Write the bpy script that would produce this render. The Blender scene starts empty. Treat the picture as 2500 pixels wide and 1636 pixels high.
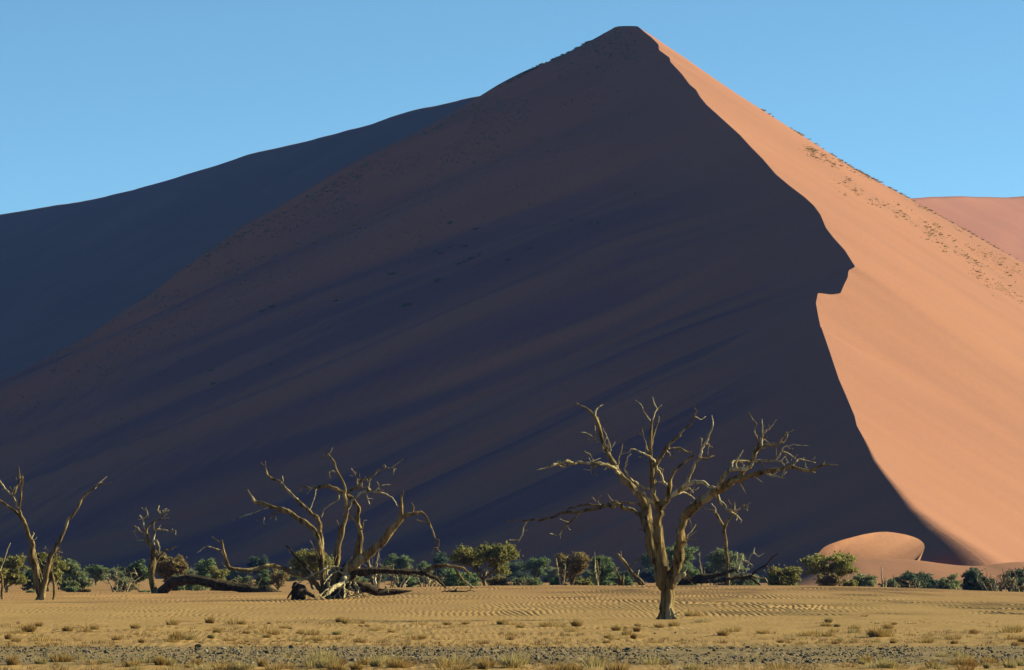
import bpy, math, random
import numpy as np
from mathutils import Vector
from mathutils.bvhtree import BVHTree

random.seed(7)
RNG = np.random.default_rng(7)
SC = bpy.context.scene
COL = SC.collection

# ------------------------------------------------------------------ camera, sky, sun, exposure
F = 8894.0           # focal length in photograph pixels (2500 wide)
CX, HY = 1250.0, 1395.0   # image centre column, eye-level row
EYE = 2.0

cam_d = bpy.data.cameras.new('camera')
cam_d.sensor_width = 36.0
cam_d.lens = F / 2500.0 * 36.0
cam_d.shift_y = (HY - 818.0) / 2500.0
cam_d.clip_start = 0.5
cam_d.clip_end = 40000
cam = bpy.data.objects.new('camera', cam_d)
COL.objects.link(cam)
cam.location = (0, 0, EYE)
cam.rotation_euler = (math.radians(90), 0, 0)
SC.camera = cam

SUN_EL = math.radians(22.0)
SUN_AZ = math.radians(20.0)      # measured from +X (right) towards +Y (away)
TO_SUN = Vector((math.cos(SUN_EL) * math.cos(SUN_AZ), math.cos(SUN_EL) * math.sin(SUN_AZ), math.sin(SUN_EL)))

world = bpy.data.worlds.new('World')
SC.world = world
world.use_nodes = True
wn = world.node_tree
bg = wn.nodes['Background']
sky = wn.nodes.new('ShaderNodeTexSky')
sky.sky_type = 'NISHITA'
sky.sun_disc = False
sky.sun_elevation = SUN_EL
sky.sun_rotation = math.radians(90) - SUN_AZ
sky.altitude = 700
sky.air_density = 0.5
sky.dust_density = 0.0
sky.ozone_density = 4.6
tint = wn.nodes.new('ShaderNodeMix'); tint.data_type = 'RGBA'; tint.blend_type = 'MULTIPLY'
tint.inputs[0].default_value = 1.0
tint.inputs[7].default_value = (1.05, 1.18, 0.88, 1)      # white balance of the whole sky
wn.links.new(sky.outputs[0], tint.inputs[6])
wn.links.new(tint.outputs[2], bg.inputs[0])
bg.inputs[1].default_value = 0.061

sun_d = bpy.data.lights.new('sun', 'SUN')
sun_d.energy = 5.0
sun_d.angle = math.radians(0.5)
sun_d.color = (1.0, 0.94, 0.54)
sun = bpy.data.objects.new('sun', sun_d)
COL.objects.link(sun)
sun.rotation_euler = TO_SUN.to_track_quat('Z', 'Y').to_euler()
sun.location = (300, 0, 300)

SC.view_settings.view_transform = 'Standard'
SC.view_settings.look = 'None'
SC.view_settings.gamma = 1.0
SC.view_settings.exposure = 1.58
SC.view_settings.use_curve_mapping = False
SC.render.engine = 'CYCLES'
SC.cycles.max_bounces = 5
SC.cycles.diffuse_bounces = 3
SC.cycles.volume_bounces = 0
SC.cycles.use_denoising = True

# ------------------------------------------------------------------ helpers
def at(px, py, D):
    return np.array([(px - CX) / F * D, D, EYE + (HY - py) / F * D])

_PT = np.random.default_rng(11).random((256, 256))

def vnoise(x, y):
    x = np.asarray(x, float); y = np.asarray(y, float)
    xi = np.floor(x).astype(int); yi = np.floor(y).astype(int)
    fx = x - xi; fy = y - yi
    fx = fx * fx * fx * (fx * (fx * 6 - 15) + 10); fy = fy * fy * fy * (fy * (fy * 6 - 15) + 10)
    a = _PT[xi & 255, yi & 255]; b = _PT[(xi + 1) & 255, yi & 255]
    c = _PT[xi & 255, (yi + 1) & 255]; d = _PT[(xi + 1) & 255, (yi + 1) & 255]
    return (a + (b - a) * fx) * (1 - fy) + (c + (d - c) * fx) * fy - 0.5

def fbm(x, y, o=4):
    s = 0; a = 1.0
    for i in range(o):
        s = s + a * vnoise(x + 17.3 * i, y + 41.7 * i)
        x = np.asarray(x) * 2.03; y = np.asarray(y) * 2.03; a *= 0.5
    return s

def smooth(a, b, x):
    t = np.clip((x - a) / (b - a), 0, 1)
    return t * t * (3 - 2 * t)

def mesh_obj(name, verts, faces, mat=None, parent=None, shade=True, link=True):
    """faces: (M,k) int array with k = 3 or 4"""
    me = bpy.data.meshes.new(name)
    verts = np.asarray(verts, np.float32); faces = np.asarray(faces, np.int32)
    k = faces.shape[1]; m = len(faces)
    me.vertices.add(len(verts)); me.vertices.foreach_set('co', verts.ravel())
    me.loops.add(m * k); me.loops.foreach_set('vertex_index', faces.ravel())
    me.polygons.add(m)
    me.polygons.foreach_set('loop_start', np.arange(0, m * k, k, dtype=np.int32))
    me.polygons.foreach_set('loop_total', np.full(m, k, np.int32))
    me.polygons.foreach_set('use_smooth', np.full(m, shade, bool))
    me.update(); me.validate()
    if mat: me.materials.append(mat)
    if not link: return me
    o = bpy.data.objects.new(name, me)
    COL.objects.link(o)
    if parent is not None: o.parent = parent
    return o

def place(name, me, loc, rz=0, sc=(1, 1, 1), parent=None, rx=0, ry=0):
    o = bpy.data.objects.new(name, me)
    COL.objects.link(o)
    o.location = loc; o.rotation_euler = (rx, ry, rz); o.scale = sc
    if parent is not None: o.parent = parent
    return o

def empty(name, loc):
    o = bpy.data.objects.new(name, None)
    COL.objects.link(o); o.location = loc; o.empty_display_size = 0.3
    return o

def tag(o, label=None, cat=None, group=None, kind=None):
    if label: o['label'] = label
    if cat: o['category'] = cat
    if group: o['group'] = group
    if kind: o['kind'] = kind
    return o

def grid_faces(nr, nc):
    r = np.arange(nr - 1)[:, None] * nc; c = np.arange(nc - 1)[None, :]
    a = (r + c).ravel()
    return np.stack([a, a + 1, a + nc + 1, a + nc], 1)

# ------------------------------------------------------------------ materials
def new_mat(name, rough=0.9, spec=0.1):
    m = bpy.data.materials.new(name); m.use_nodes = True
    b = m.node_tree.nodes['Principled BSDF']
    b.inputs['Roughness'].default_value = rough
    b.inputs['Specular IOR Level'].default_value = spec
    return m, m.node_tree, b

def ramp(nt, fac, stops):
    r = nt.nodes.new('ShaderNodeValToRGB')
    el = r.color_ramp.elements
    while len(el) < len(stops): el.new(0.5)
    for e, (p, c) in zip(el, stops):
        e.position = p; e.color = (*c, 1)
    nt.links.new(fac, r.inputs[0])
    return r.outputs[0]

def noise(nt, scale, detail=4, rough=0.55, stretch=None, rot=None, coord='Object'):
    tc = nt.nodes.new('ShaderNodeTexCoord')
    v = tc.outputs[coord]
    if stretch or rot:
        mp = nt.nodes.new('ShaderNodeMapping')
        if stretch: mp.inputs['Scale'].default_value = stretch
        if rot: mp.inputs['Rotation'].default_value = rot
        nt.links.new(v, mp.inputs[0]); v = mp.outputs[0]
    n = nt.nodes.new('ShaderNodeTexNoise')
    n.inputs['Scale'].default_value = scale
    n.inputs['Detail'].default_value = detail
    n.inputs['Roughness'].default_value = rough
    nt.links.new(v, n.inputs['Vector'])
    return n.outputs[0]

def mixc(nt, fac, a, b, mode='MIX'):
    mx = nt.nodes.new('ShaderNodeMix'); mx.data_type = 'RGBA'; mx.blend_type = mode
    for s, v in ((0, fac), (6, a), (7, b)):
        if isinstance(v, (int, float)): mx.inputs[s].default_value = v
        elif isinstance(v, tuple): mx.inputs[s].default_value = (*v, 1)
        else: nt.links.new(v, mx.inputs[s])
    return mx.outputs[2]

def bump(nt, b, h, dist, strength=1.0):
    bp = nt.nodes.new('ShaderNodeBump')
    bp.inputs['Distance'].default_value = dist; bp.inputs['Strength'].default_value = strength
    nt.links.new(h, bp.inputs['Height']); nt.links.new(bp.outputs[0], b.inputs['Normal'])

def plan_noise(nt, va, vb, detail=4):
    """noise stretched along a plan direction: va, vb are the two axes, already divided by their lengths"""
    tc = nt.nodes.new('ShaderNodeTexCoord'); cb = nt.nodes.new('ShaderNodeCombineXYZ')
    for i, v in enumerate((va, vb)):
        d = nt.nodes.new('ShaderNodeVectorMath'); d.operation = 'DOT_PRODUCT'; d.inputs[1].default_value = v
        nt.links.new(tc.outputs['Object'], d.inputs[0]); nt.links.new(d.outputs['Value'], cb.inputs[i])
    n = nt.nodes.new('ShaderNodeTexNoise'); n.inputs['Scale'].default_value = 1.0; n.inputs['Detail'].default_value = detail
    nt.links.new(cb.outputs[0], n.inputs['Vector'])
    return n.outputs[0]

def sand_dune_mat(name, c0, c1):
    m, nt, b = new_mat(name, 0.95, 0.05)
    n1 = noise(nt, 0.012, 5, 0.6)
    col = ramp(nt, n1, [(0.3, c0), (0.7, c1)])
    st_ = plan_noise(nt, (0.36 / 15, 1 / 15, 0), (1 / 170, -0.36 / 170, 0), 5)      # bands of darker, heavier grains
    col = mixc(nt, 1.0, col, ramp(nt, st_, [(0.35, (0.94, 0.955, 0.985)), (0.62, (1.02, 1.01, 1.0))]), 'MULTIPLY')
    if name.startswith('red'):        # blue-purple shade streaks painted into the colour of the shaded flank
        at_ = nt.nodes.new('ShaderNodeAttribute'); at_.attribute_name = 'grain_shade'
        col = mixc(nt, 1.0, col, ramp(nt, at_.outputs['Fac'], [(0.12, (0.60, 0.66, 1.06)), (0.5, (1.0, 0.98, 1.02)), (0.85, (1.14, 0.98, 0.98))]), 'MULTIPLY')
    n2 = noise(nt, 1.2, 4, 0.7)
    col = mixc(nt, 0.5, col, ramp(nt, n2, [(0.3, (0.82, 0.82, 0.82)), (0.7, (1.12, 1.12, 1.12))]), 'MULTIPLY')
    nt.links.new(col, b.inputs['Base Color'])
    n3 = noise(nt, 0.45, 6, 0.7)
    bump(nt, b, n3, 0.6, 0.25)
    return m

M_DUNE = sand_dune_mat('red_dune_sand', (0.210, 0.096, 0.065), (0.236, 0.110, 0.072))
M_FOOT = sand_dune_mat('foot_dune_sand', (0.210, 0.098, 0.062), (0.235, 0.110, 0.070))
M_RIDGE = sand_dune_mat('hazed_ridge_sand', (0.115, 0.086, 0.084), (0.138, 0.102, 0.097))  # less red than the main dune: bluish distance haze put into the colour
M_FARDUNE = sand_dune_mat('far_dune_sand', (0.220, 0.092, 0.070), (0.250, 0.110, 0.083))

def ground_mat():
    m, nt, b = new_mat('pan_sand', 0.95, 0.05)
    tan = ramp(nt, noise(nt, 0.35, 5, 0.6, (1, 0.25, 1)), [(0.3, (0.215, 0.132, 0.056)), (0.7, (0.262, 0.164, 0.072))])
    rust = ramp(nt, noise(nt, 0.5, 4, 0.6, (1, 0.3, 1)), [(0.3, (0.200, 0.110, 0.050)), (0.7, (0.235, 0.135, 0.065))])
    geo = nt.nodes.new('ShaderNodeNewGeometry'); sp = nt.nodes.new('ShaderNodeSeparateXYZ')
    nt.links.new(geo.outputs['Position'], sp.inputs[0])
    mr = nt.nodes.new('ShaderNodeMapRange'); mr.inputs[1].default_value = 165; mr.inputs[2].default_value = 235
    add = nt.nodes.new('ShaderNodeMath'); add.operation = 'MULTIPLY_ADD'
    nt.links.new(noise(nt, 0.08, 3, 0.5, (1, 0.5, 1)), add.inputs[0]); add.inputs[1].default_value = 90
    ad2 = nt.nodes.new('ShaderNodeMath'); ad2.operation = 'SUBTRACT'; ad2.inputs[1].default_value = 45
    nt.links.new(sp.outputs['Y'], add.inputs[2]); nt.links.new(add.outputs[0], ad2.inputs[0]); nt.links.new(ad2.outputs[0], mr.inputs[0])
    col = mixc(nt, mr.outputs[0], tan, rust)
    # grit-stained soil of the gravel belt
    g = nt.nodes.new('ShaderNodeMapRange'); g.interpolation_type = 'SMOOTHSTEP'
    g.inputs[1].default_value = 100; g.inputs[2].default_value = 95
    nt.links.new(sp.outputs['Y'], g.inputs[0])
    g2 = nt.nodes.new('ShaderNodeMapRange'); g2.interpolation_type = 'SMOOTHSTEP'
    g2.inputs[1].default_value = 74; g2.inputs[2].default_value = 79
    nt.links.new(sp.outputs['Y'], g2.inputs[0])
    mm = nt.nodes.new('ShaderNodeMath'); mm.operation = 'MULTIPLY'
    nt.links.new(g.outputs[0], mm.inputs[0]); nt.links.new(g2.outputs[0], mm.inputs[1])
    soil = ramp(nt, noise(nt, 3.0, 5, 0.7), [(0.35, (0.080, 0.058, 0.037)), (0.65, (0.190, 0.140, 0.083))])
    mm2 = nt.nodes.new('ShaderNodeMath'); mm2.operation = 'MULTIPLY'; mm2.inputs[1].default_value = 0.8
    nt.links.new(mm.outputs[0], mm2.inputs[0])
    col = mixc(nt, mm2.outputs[0], col, soil)
    grain_shade = ramp(nt, noise(nt, 9, 4, 0.7, (1, 0.4, 1)), [(0.3, (0.75, 0.73, 0.7)), (0.65, (1.05, 1.05, 1.05))])
    col = mixc(nt, 0.6, col, grain_shade, 'MULTIPLY')
    nt.links.new(col, b.inputs['Base Color'])
    bump(nt, b, noise(nt, 5, 5, 0.7, (1, 0.35, 1)), 0.06, 0.6)
    return m
M_GROUND = ground_mat()

def wood_mat(name, c0, c1, c2, patch=None):
    m, nt, b = new_mat(name, 0.9, 0.1)
    n1 = noise(nt, 5, 7, 0.7, (1, 1, 0.16))
    col = ramp(nt, n1, [(0.40, c0), (0.50, c1), (0.66, c2)])
    big = ramp(nt, noise(nt, 1.3, 4, 0.6, (1, 1, 0.45)), [(0.40, (0.50, 0.46, 0.42)), (0.58, (1.14, 1.12, 1.08))])
    col = mixc(nt, 0.8, col, big, 'MULTIPLY')
    if patch:
        col = mixc(nt, ramp(nt, noise(nt, 1.1, 5, 0.65, (1, 1, 0.35)), [(0.55, (0, 0, 0)), (0.60, (1, 1, 1))]), col, patch)
    nt.links.new(col, b.inputs['Base Color'])
    bump(nt, b, noise(nt, 7, 7, 0.75, (1, 1, 0.14)), 0.22, 1.0)
    return m
M_BARK = wood_mat('weathered_bark', (0.055, 0.035, 0.015), (0.209, 0.139, 0.062), (0.323, 0.231, 0.116), (0.323, 0.246, 0.139))
M_BLEACH = wood_mat('bleached_wood', (0.156, 0.117, 0.068), (0.455, 0.370, 0.234), (0.598, 0.507, 0.351))
M_DARKWOOD = wood_mat('dark_fallen_wood', (0.019, 0.013, 0.009), (0.055, 0.037, 0.022), (0.094, 0.066, 0.039))
M_STEM = wood_mat('thorn_bush_stem', (0.069, 0.051, 0.031), (0.165, 0.124, 0.076), (0.247, 0.200, 0.131))

def leaf_mat(name, c0, c1, c2):
    m, nt, b = new_mat(name, 0.75, 0.2)
    g = nt.nodes.new('ShaderNodeNewGeometry'); oi = nt.nodes.new('ShaderNodeObjectInfo')
    a = nt.nodes.new('ShaderNodeMath'); a.operation = 'MULTIPLY_ADD'; a.inputs[1].default_value = 0.7
    s = nt.nodes.new('ShaderNodeMath'); s.operation = 'MULTIPLY'; s.inputs[1].default_value = 0.3
    nt.links.new(oi.outputs['Random'], s.inputs[0])
    nt.links.new(g.outputs['Random Per Island'], a.inputs[0]); nt.links.new(s.outputs[0], a.inputs[2])
    col = ramp(nt, a.outputs[0], [(0.1, c0), (0.5, c1), (0.9, c2)])
    nt.links.new(col, b.inputs['Base Color'])
    tr = nt.nodes.new('ShaderNodeBsdfTranslucent'); nt.links.new(col, tr.inputs[0])
    mx = nt.nodes.new('ShaderNodeMixShader'); mx.inputs[0].default_value = 0.35
    nt.links.new(b.outputs[0], mx.inputs[1]); nt.links.new(tr.outputs[0], mx.inputs[2])
    nt.links.new(mx.outputs[0], nt.nodes['Material Output'].inputs[0])
    return m
M_LEAF = {
    'olive': leaf_mat('olive_foliage', (0.104, 0.097, 0.030), (0.174, 0.161, 0.049), (0.265, 0.230, 0.083)),
    'green': leaf_mat('green_foliage', (0.061, 0.094, 0.041), (0.107, 0.148, 0.066), (0.172, 0.214, 0.102)),
    'grey': leaf_mat('grey_green_foliage', (0.094, 0.115, 0.058), (0.150, 0.172, 0.086), (0.230, 0.245, 0.130)),
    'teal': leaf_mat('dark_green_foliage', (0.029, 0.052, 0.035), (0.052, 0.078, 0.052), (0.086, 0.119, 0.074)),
    'brown': leaf_mat('brownish_foliage', (0.104, 0.074, 0.032), (0.167, 0.120, 0.052), (0.234, 0.178, 0.086)),
}
M_GRASS = {
    'gold': leaf_mat('dry_golden_grass', (0.174, 0.099, 0.032), (0.244, 0.151, 0.052), (0.302, 0.209, 0.087)),
    'straw': leaf_mat('pale_straw_grass', (0.20, 0.145, 0.06), (0.265, 0.20, 0.09), (0.32, 0.255, 0.125)),
    'rust': leaf_mat('rusty_dry_grass', (0.116, 0.058, 0.020), (0.186, 0.101, 0.035), (0.244, 0.145, 0.052)),
    'dune': leaf_mat('dune_tussock_grass', (0.15, 0.095, 0.04), (0.21, 0.14, 0.06), (0.28, 0.20, 0.09)),
    'shade': leaf_mat('green_dune_grass', (0.126, 0.140, 0.084), (0.168, 0.182, 0.112), (0.224, 0.238, 0.154)),
}
def stone_mat():
    m, nt, b = new_mat('river_stone', 0.7, 0.12)
    g = nt.nodes.new('ShaderNodeNewGeometry'); oi = nt.nodes.new('ShaderNodeObjectInfo')
    a = nt.nodes.new('ShaderNodeMath'); a.operation = 'ADD'
    nt.links.new(oi.outputs['Random'], a.inputs[0]); nt.links.new(g.outputs['Random Per Island'], a.inputs[1])
    w = nt.nodes.new('ShaderNodeMath'); w.operation = 'FRACT'; nt.links.new(a.outputs[0], w.inputs[0])
    col = ramp(nt, w.outputs[0], [(0.0, (0.013, 0.012, 0.011)), (0.35, (0.036, 0.031, 0.027)), (0.6, (0.084, 0.066, 0.051)), (0.85, (0.156, 0.123, 0.090)), (1.0, (0.276, 0.240, 0.192))])
    col = mixc(nt, 0.5, col, ramp(nt, noise(nt, 14, 4, 0.7), [(0.3, (0.6, 0.6, 0.6)), (0.7, (1.2, 1.2, 1.2))]), 'MULTIPLY')
    nt.links.new(col, b.inputs['Base Color'])
    return m
M_STONE = stone_mat()

# ------------------------------------------------------------------ big dune
zA = lambda p: (1200 + .5462 * p[0], .5462 * p[1])
zB = lambda p: (1000 + .5137 * p[0], 500 + .5137 * p[1])
zC = lambda p: (1900 + .28 * p[0], 1200 + .28 * p[1])
crest_px = [(1498, 61), (1508, 58), (1530, 57), (1556, 57.5)] + [zA(p) for p in [
    (666, 116), (690, 137), (714, 155), (746, 187), (749, 212), (795, 245), (800, 265), (850, 318), (885, 365), (915, 390), (930, 418), (960, 455),
    (1010, 500), (1060, 545), (1110, 590), (1160, 645), (1210, 695), (1270, 765), (1330, 815), (1400, 868), (1440, 905), (1470, 945),
    (1495, 1005), (1530, 1050), (1580, 1105), (1605, 1145), (1626, 1178), (1596, 1194), (1592, 1225), (1575, 1260), (1560, 1296), (1520, 1302), (1459, 1294),
    (1450, 1340), (1460, 1395), (1475, 1465)]] + [zB(p) for p in [
    (1955, 560), (2000, 690), (2040, 810), (2075, 890), (2115, 985), (2125, 1030), (2170, 1110), (2210, 1190), (2260, 1255), (2336, 1345)]] + [zC(p) for p in [
    (1180, 90), (1290, 170), (1400, 252), (1500, 308), (1600, 372), (1700, 438), (1800, 515), (1860, 575)]] + [(2450, 1378), (2490, 1392)]
crest_px = np.array(crest_px)
dx = np.abs(np.diff(crest_px[:, 0])); dy = np.diff(crest_px[:, 1])
w = np.maximum(np.maximum(dy, 0.42 * dx), 2.0)
prog = np.concatenate([[0], np.cumsum(w)]); prog /= prog[-1]
D_FAR, D_NEAR = 1150.0, 548.0
crest_D = D_FAR + (D_NEAR - D_FAR) * prog
crest_x = (crest_px[:, 0] - CX) / F * crest_D
crest_z = EYE + (HY - crest_px[:, 1]) / F * crest_D
DY = 1.25
ys = np.arange(D_NEAR, D_FAR + 0.01, DY)
xc = np.interp(ys, crest_D[::-1], crest_x[::-1]); zc = np.interp(ys, crest_D[::-1], crest_z[::-1])
yb = np.arange(ys[-1] + 3, ys[-1] + 420, 6.0)      # back side beyond the summit
ys_all = np.concatenate([ys, yb])
xc_all = np.concatenate([xc, np.full(len(yb), xc[-1])]) + np.concatenate([np.zeros(len(ys)), -(yb - ys[-1]) * 0.1])
zc_all = np.concatenate([zc, zc[-1] - (yb - ys[-1]) * 0.42])

def gsm(v, s):
    if s <= 0: return v
    k = np.arange(-int(3 * s), int(3 * s) + 1); g = np.exp(-0.5 * (k / s) ** 2); g /= g.sum()
    n = len(k) // 2
    pad = np.concatenate([2 * v[0] - v[n:0:-1], v, 2 * v[-1] - v[-2:-n - 2:-1]])
    return np.convolve(pad, g, 'valid')

SL, SR = 0.556, 0.595
d_half = np.concatenate([[0.0], np.geomspace(0.35, 620, 150)])
dcol = np.concatenate([-d_half[:0:-1], d_half])
nr, nc = len(ys_all), len(dcol)
X = xc_all[:, None] + dcol[None, :]
Y = np.repeat(ys_all[:, None], nc, 1)
sig_levels = [0, 2, 6, 14, 30]            # rows
d_levels_L = [0, 14, 45, 110, 320]
d_levels_R = [0, 4, 11, 26, 70]
def plane(s, sign):
    base = zc_all + sign * s * xc_all
    lv = []
    for sg in sig_levels:
        b = base.copy(); n = len(ys); b[:n] = gsm(base[:n], sg)
        lv.append(b)
    return np.stack(lv)
def blend(levels, dl, d):
    out = np.zeros(d.shape)
    t = np.interp(d, dl, np.arange(len(dl)))
    i = np.minimum(t.astype(int), len(dl) - 2); f = t - i
    rows = np.arange(d.shape[0])[:, None]
    return levels[i, rows] * (1 - f) + levels[i + 1, rows] * f
AD = np.abs(np.repeat(dcol[None, :], nr, 0))
ZL = blend(plane(SL, -1), d_levels_L, AD) + SL * X
ZR = blend(plane(SR, +1), d_levels_R, AD) - SR * X
left = dcol[None, :] < 0
Z = np.where(left, ZL, ZR)
# concave right flank, so the skyline eases off to the right
Z = Z + np.where(left, 0.0, 0.00022 * np.maximum(AD - 40, 0) ** 2 * (Z > -60))
# rounded nose of the ridge where it runs out
wr = np.interp(ys_all, [548, 575, 625, 680], [4.5, 3.4, 1.0, 0.0])[:, None]
Z = Z + np.where(left, SL, SR) * (AD - (np.sqrt(AD ** 2 + wr ** 2) - wr * 0.55)) * (wr > 0)
# wind streaks running down the shaded flank, faint on the lit one
s = Y + 0.36 * X
fade = smooth(4, 50, AD)
sm = fbm(s / 34 + 3 * vnoise(X / 260, Y / 260), X / 330, 3) * 7.5 + fbm(s / 12, X / 150 + 7, 3) * 2.4 + fbm(s / 4.6, X / 40 + 3, 2) * 0.34
low = smooth(0, 18, Z)
Z = Z + np.where(left, sm * fade * low, 0)
Z = Z + np.where(left, 0, low * fade * (fbm(X / 70, Y / 90, 3) * 1.2 + fbm((Y + 0.6 * X) / 26, X / 60, 2) * 0.12))
# ledges where sand has slumped below the brow
k = np.clip(0.07 * zc_all, 1.0, 9.0)[:, None]
Z = k * np.logaddexp(0, Z / k) - 0.8
dune_v = np.stack([X, Y, Z], -1).reshape(-1, 3)
dune_f = grid_faces(nr, nc)
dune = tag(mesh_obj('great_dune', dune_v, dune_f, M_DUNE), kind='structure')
stv = fbm((Y + 0.40 * X) / 18 + 1.5 * vnoise(X / 200, Y / 200), X / 240 + 31, 4) + 0.5 * fbm((Y + 0.40 * X) / 7, X / 90 + 11, 3)  # mask of the painted shade streaks: left flank only, weaker higher up
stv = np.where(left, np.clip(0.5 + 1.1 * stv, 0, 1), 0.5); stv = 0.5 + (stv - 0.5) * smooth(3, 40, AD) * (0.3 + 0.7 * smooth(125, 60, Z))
sa = dune.data.attributes.new('grain_shade', 'FLOAT', 'POINT'); sa.data.foreach_set('value', stv.astype(np.float32).ravel())
# knife-sharp brow: mark crest edges sharp except at the rounded tail
me = dune.data
BVH = BVHTree.FromPolygons([tuple(v) for v in dune_v], [tuple(f) for f in dune_f.tolist()])
ic = len(d_half) - 1
ev = np.zeros(len(me.edges) * 2, np.int32); me.edges.foreach_get('vertices', ev); ev = ev.reshape(-1, 2)
on = ((ev % nc) == ic).all(1) & (ys_all[np.minimum(ev[:, 0] // nc, nr - 1)] > 690)
att = me.attributes.new('sharp_edge', 'BOOLEAN', 'EDGE'); att.data.foreach_set('value', on)

def ray_dune(px, py):
    d = Vector(((px - CX) / F, 1.0, (HY - py) / F)).normalized()
    h = BVH.ray_cast(Vector((0, 0, EYE)), d, 3000)
    return h[0], h[1]

# long ridge behind on the left
fv = 1.0508
rp = np.array([(-500, 560), (-250, 528), (0, 495), (100, 478), (200, 461), (300, 440), (385, 415), (480, 386), (600, 347), (720, 321), (850, 286), (960, 251), (1050, 231), (1155, 208), (1300, 180), (1450, 170)]) * fv
ts = np.linspace(rp[0, 0], rp[-1, 0], 420)
pyc = np.interp(ts, rp[:, 0], rp[:, 1])
kk = np.exp(-0.5 * (np.arange(-12, 13) / 4.0) ** 2); kk /= kk.sum()
pyc = np.convolve(np.pad(pyc, 12, mode='reflect', reflect_type='odd'), kk, 'valid') + 2.4 * fbm(ts / 60, ts * 0, 3)
Dr = 1780 - 330 * (ts - rp[2, 0]) / (rp[13, 0] - rp[2, 0])
RX = (ts - CX) / F * Dr; RZ = EYE + (HY - pyc) / F * Dr
q = np.concatenate([-np.geomspace(300, 2, 14), [0], np.geomspace(1.5, 420, 90)])
Q = np.repeat(q[:, None], len(ts), 1)
dirx, diry = -0.83, -0.56
GX = RX[None] + dirx * Q; GY = Dr[None] + diry * Q
GZ = RZ[None] - np.where(Q > 0, 0.60 * Q, -0.5 * Q)
s2 = GY * 0.83 + GX * -0.56
GZ += smooth(2, 60, np.abs(Q)) * (fbm(GX / 70 + 5, GY / 70, 4) * 2.0 + fbm(s2 / 18, Q / 120, 3) * 0.8)
GZ = 8 * np.logaddexp(0, GZ / 8) - 1.0
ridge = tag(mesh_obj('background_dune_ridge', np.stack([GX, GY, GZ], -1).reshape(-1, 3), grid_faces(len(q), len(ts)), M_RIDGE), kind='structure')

# sunlit dunes far off on the right
fp = np.array([(1700, 520), (2100, 492), (2200, 482), (2250, 479), (2300, 477), (2350, 476), (2420, 478), (2460, 479), (2500, 475), (2600, 466), (2800, 470), (3100, 500)])
ts = np.linspace(1700, 3100, 220); pyc = np.interp(ts, fp[:, 0], fp[:, 1])
Dq = 2450 + 0.55 * (ts - 2200)
RX = (ts - CX) / F * Dq; RZ = EYE + (HY - pyc) / F * Dq
q = np.concatenate([-np.geomspace(500, 4, 10), [0], np.geomspace(3, 800, 90)])
Q = np.repeat(q[:, None], len(ts), 1)
GX = RX[None] + 0.85 * Q; GY = Dq[None] - 0.53 * Q
GZ = RZ[None] - np.where(Q > 0, 0.54 * Q, -0.5 * Q)
u = GX + 0.75 * Q
GZ += smooth(0, 90, Q) * (fbm(u / 110, Q / 400, 2) * 6 + 2 * np.abs(vnoise(u / 60 + 9, Q / 300))) + fbm(GX / 40, GY / 40, 3) * 0.6
GZ = 10 * np.logaddexp(0, GZ / 10) - 1.0
fard = tag(mesh_obj('distant_dunes', np.stack([GX, GY, GZ], -1).reshape(-1, 3), grid_faces(len(q), len(ts)), M_FARDUNE), kind='structure')

# ------------------------------------------------------------------ ground
SW_X = [-2500, 0, 400, 700, 1050, 1200, 1900, 2100, 2300, 2500, 5000]
SW_Z = [0.45, 0.50, 0.58, 0.70, 0.90, 1.01, 1.035, 0.97, 0.77, 0.55, 0.4]
def zg0(x, y):
    x = np.asarray(x, float); y = np.asarray(y, float)
    pxx = CX + x / np.maximum(y, 60) * F
    hc = np.interp(pxx, SW_X, SW_Z)
    t = (y - 153) / (246 - 153)
    up = np.clip(t, 0, 1); up = np.where(t < 1, up * (1.18 - 0.18 * up * up) , 1)
    up = up + 0.02 * np.sin(np.clip(t, 0, 1) * math.pi)
    down = 1 - smooth(246, 318, y) * np.interp(pxx, [300, 1000, 3000], [0.3, 0.95, 0.95])
    z = hc * np.where(y < 246, np.minimum(up, 1.02), down)
    foot = smooth(150, 156, y)
    z = z * foot + 0.05 * fbm(x / 9, y / 16, 3) * smooth(60, 75, y) * (1 - smooth(300, 340, y))
    return z

# grass tufts: (px, py, height px, kind) read from the photograph, then filled in
tufts = []
def T(kind, lst):
    for a in lst: tufts.append((*a, kind))
T('gold', [(70, 1547, 22), (45, 1552, 16), (95, 1532, 16), (215, 1536, 18), (232, 1540, 16), (165, 1547, 18), (205, 1548, 15), (330, 1538, 16), (372, 1543, 14), (420, 1529, 20), (512, 1526, 20), (570, 1528, 18), (590, 1529, 15), (650, 1550, 20), (668, 1553, 15), (432, 1567, 24), (420, 1572, 20), (845, 1527, 17), (865, 1527, 15), (760, 1556, 20), (830, 1524, 16), (915, 1543, 14), (955, 1548, 13), (1020, 1530, 16), (1135, 1528, 12), (1225, 1530, 16), (1245, 1531, 14), (1270, 1538, 14), (1345, 1535, 20), (1330, 1536, 15), (1408, 1535, 20), (1395, 1546, 16), (1530, 1554, 18), (1550, 1560, 16), (1645, 1534, 18), (1765, 1555, 18), (1790, 1546, 18), (1860, 1550, 14), (2000, 1556, 20), (2022, 1557, 18), (2140, 1558, 28), (2160, 1557, 26), (2168, 1541, 18), (2150, 1548, 22), (2265, 1573, 18), (2375, 1550, 14), (2465, 1550, 24), (2480, 1548, 20), (2255, 1572, 16), (1245, 1565, 16), (530, 1550, 14), (560, 1568, 14), (285, 1567, 16), (100, 1570, 20), (40, 1571, 18), (20, 1565, 18), (1690, 1508, 20), (1682, 1509, 16), (1708, 1508, 14)])
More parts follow.
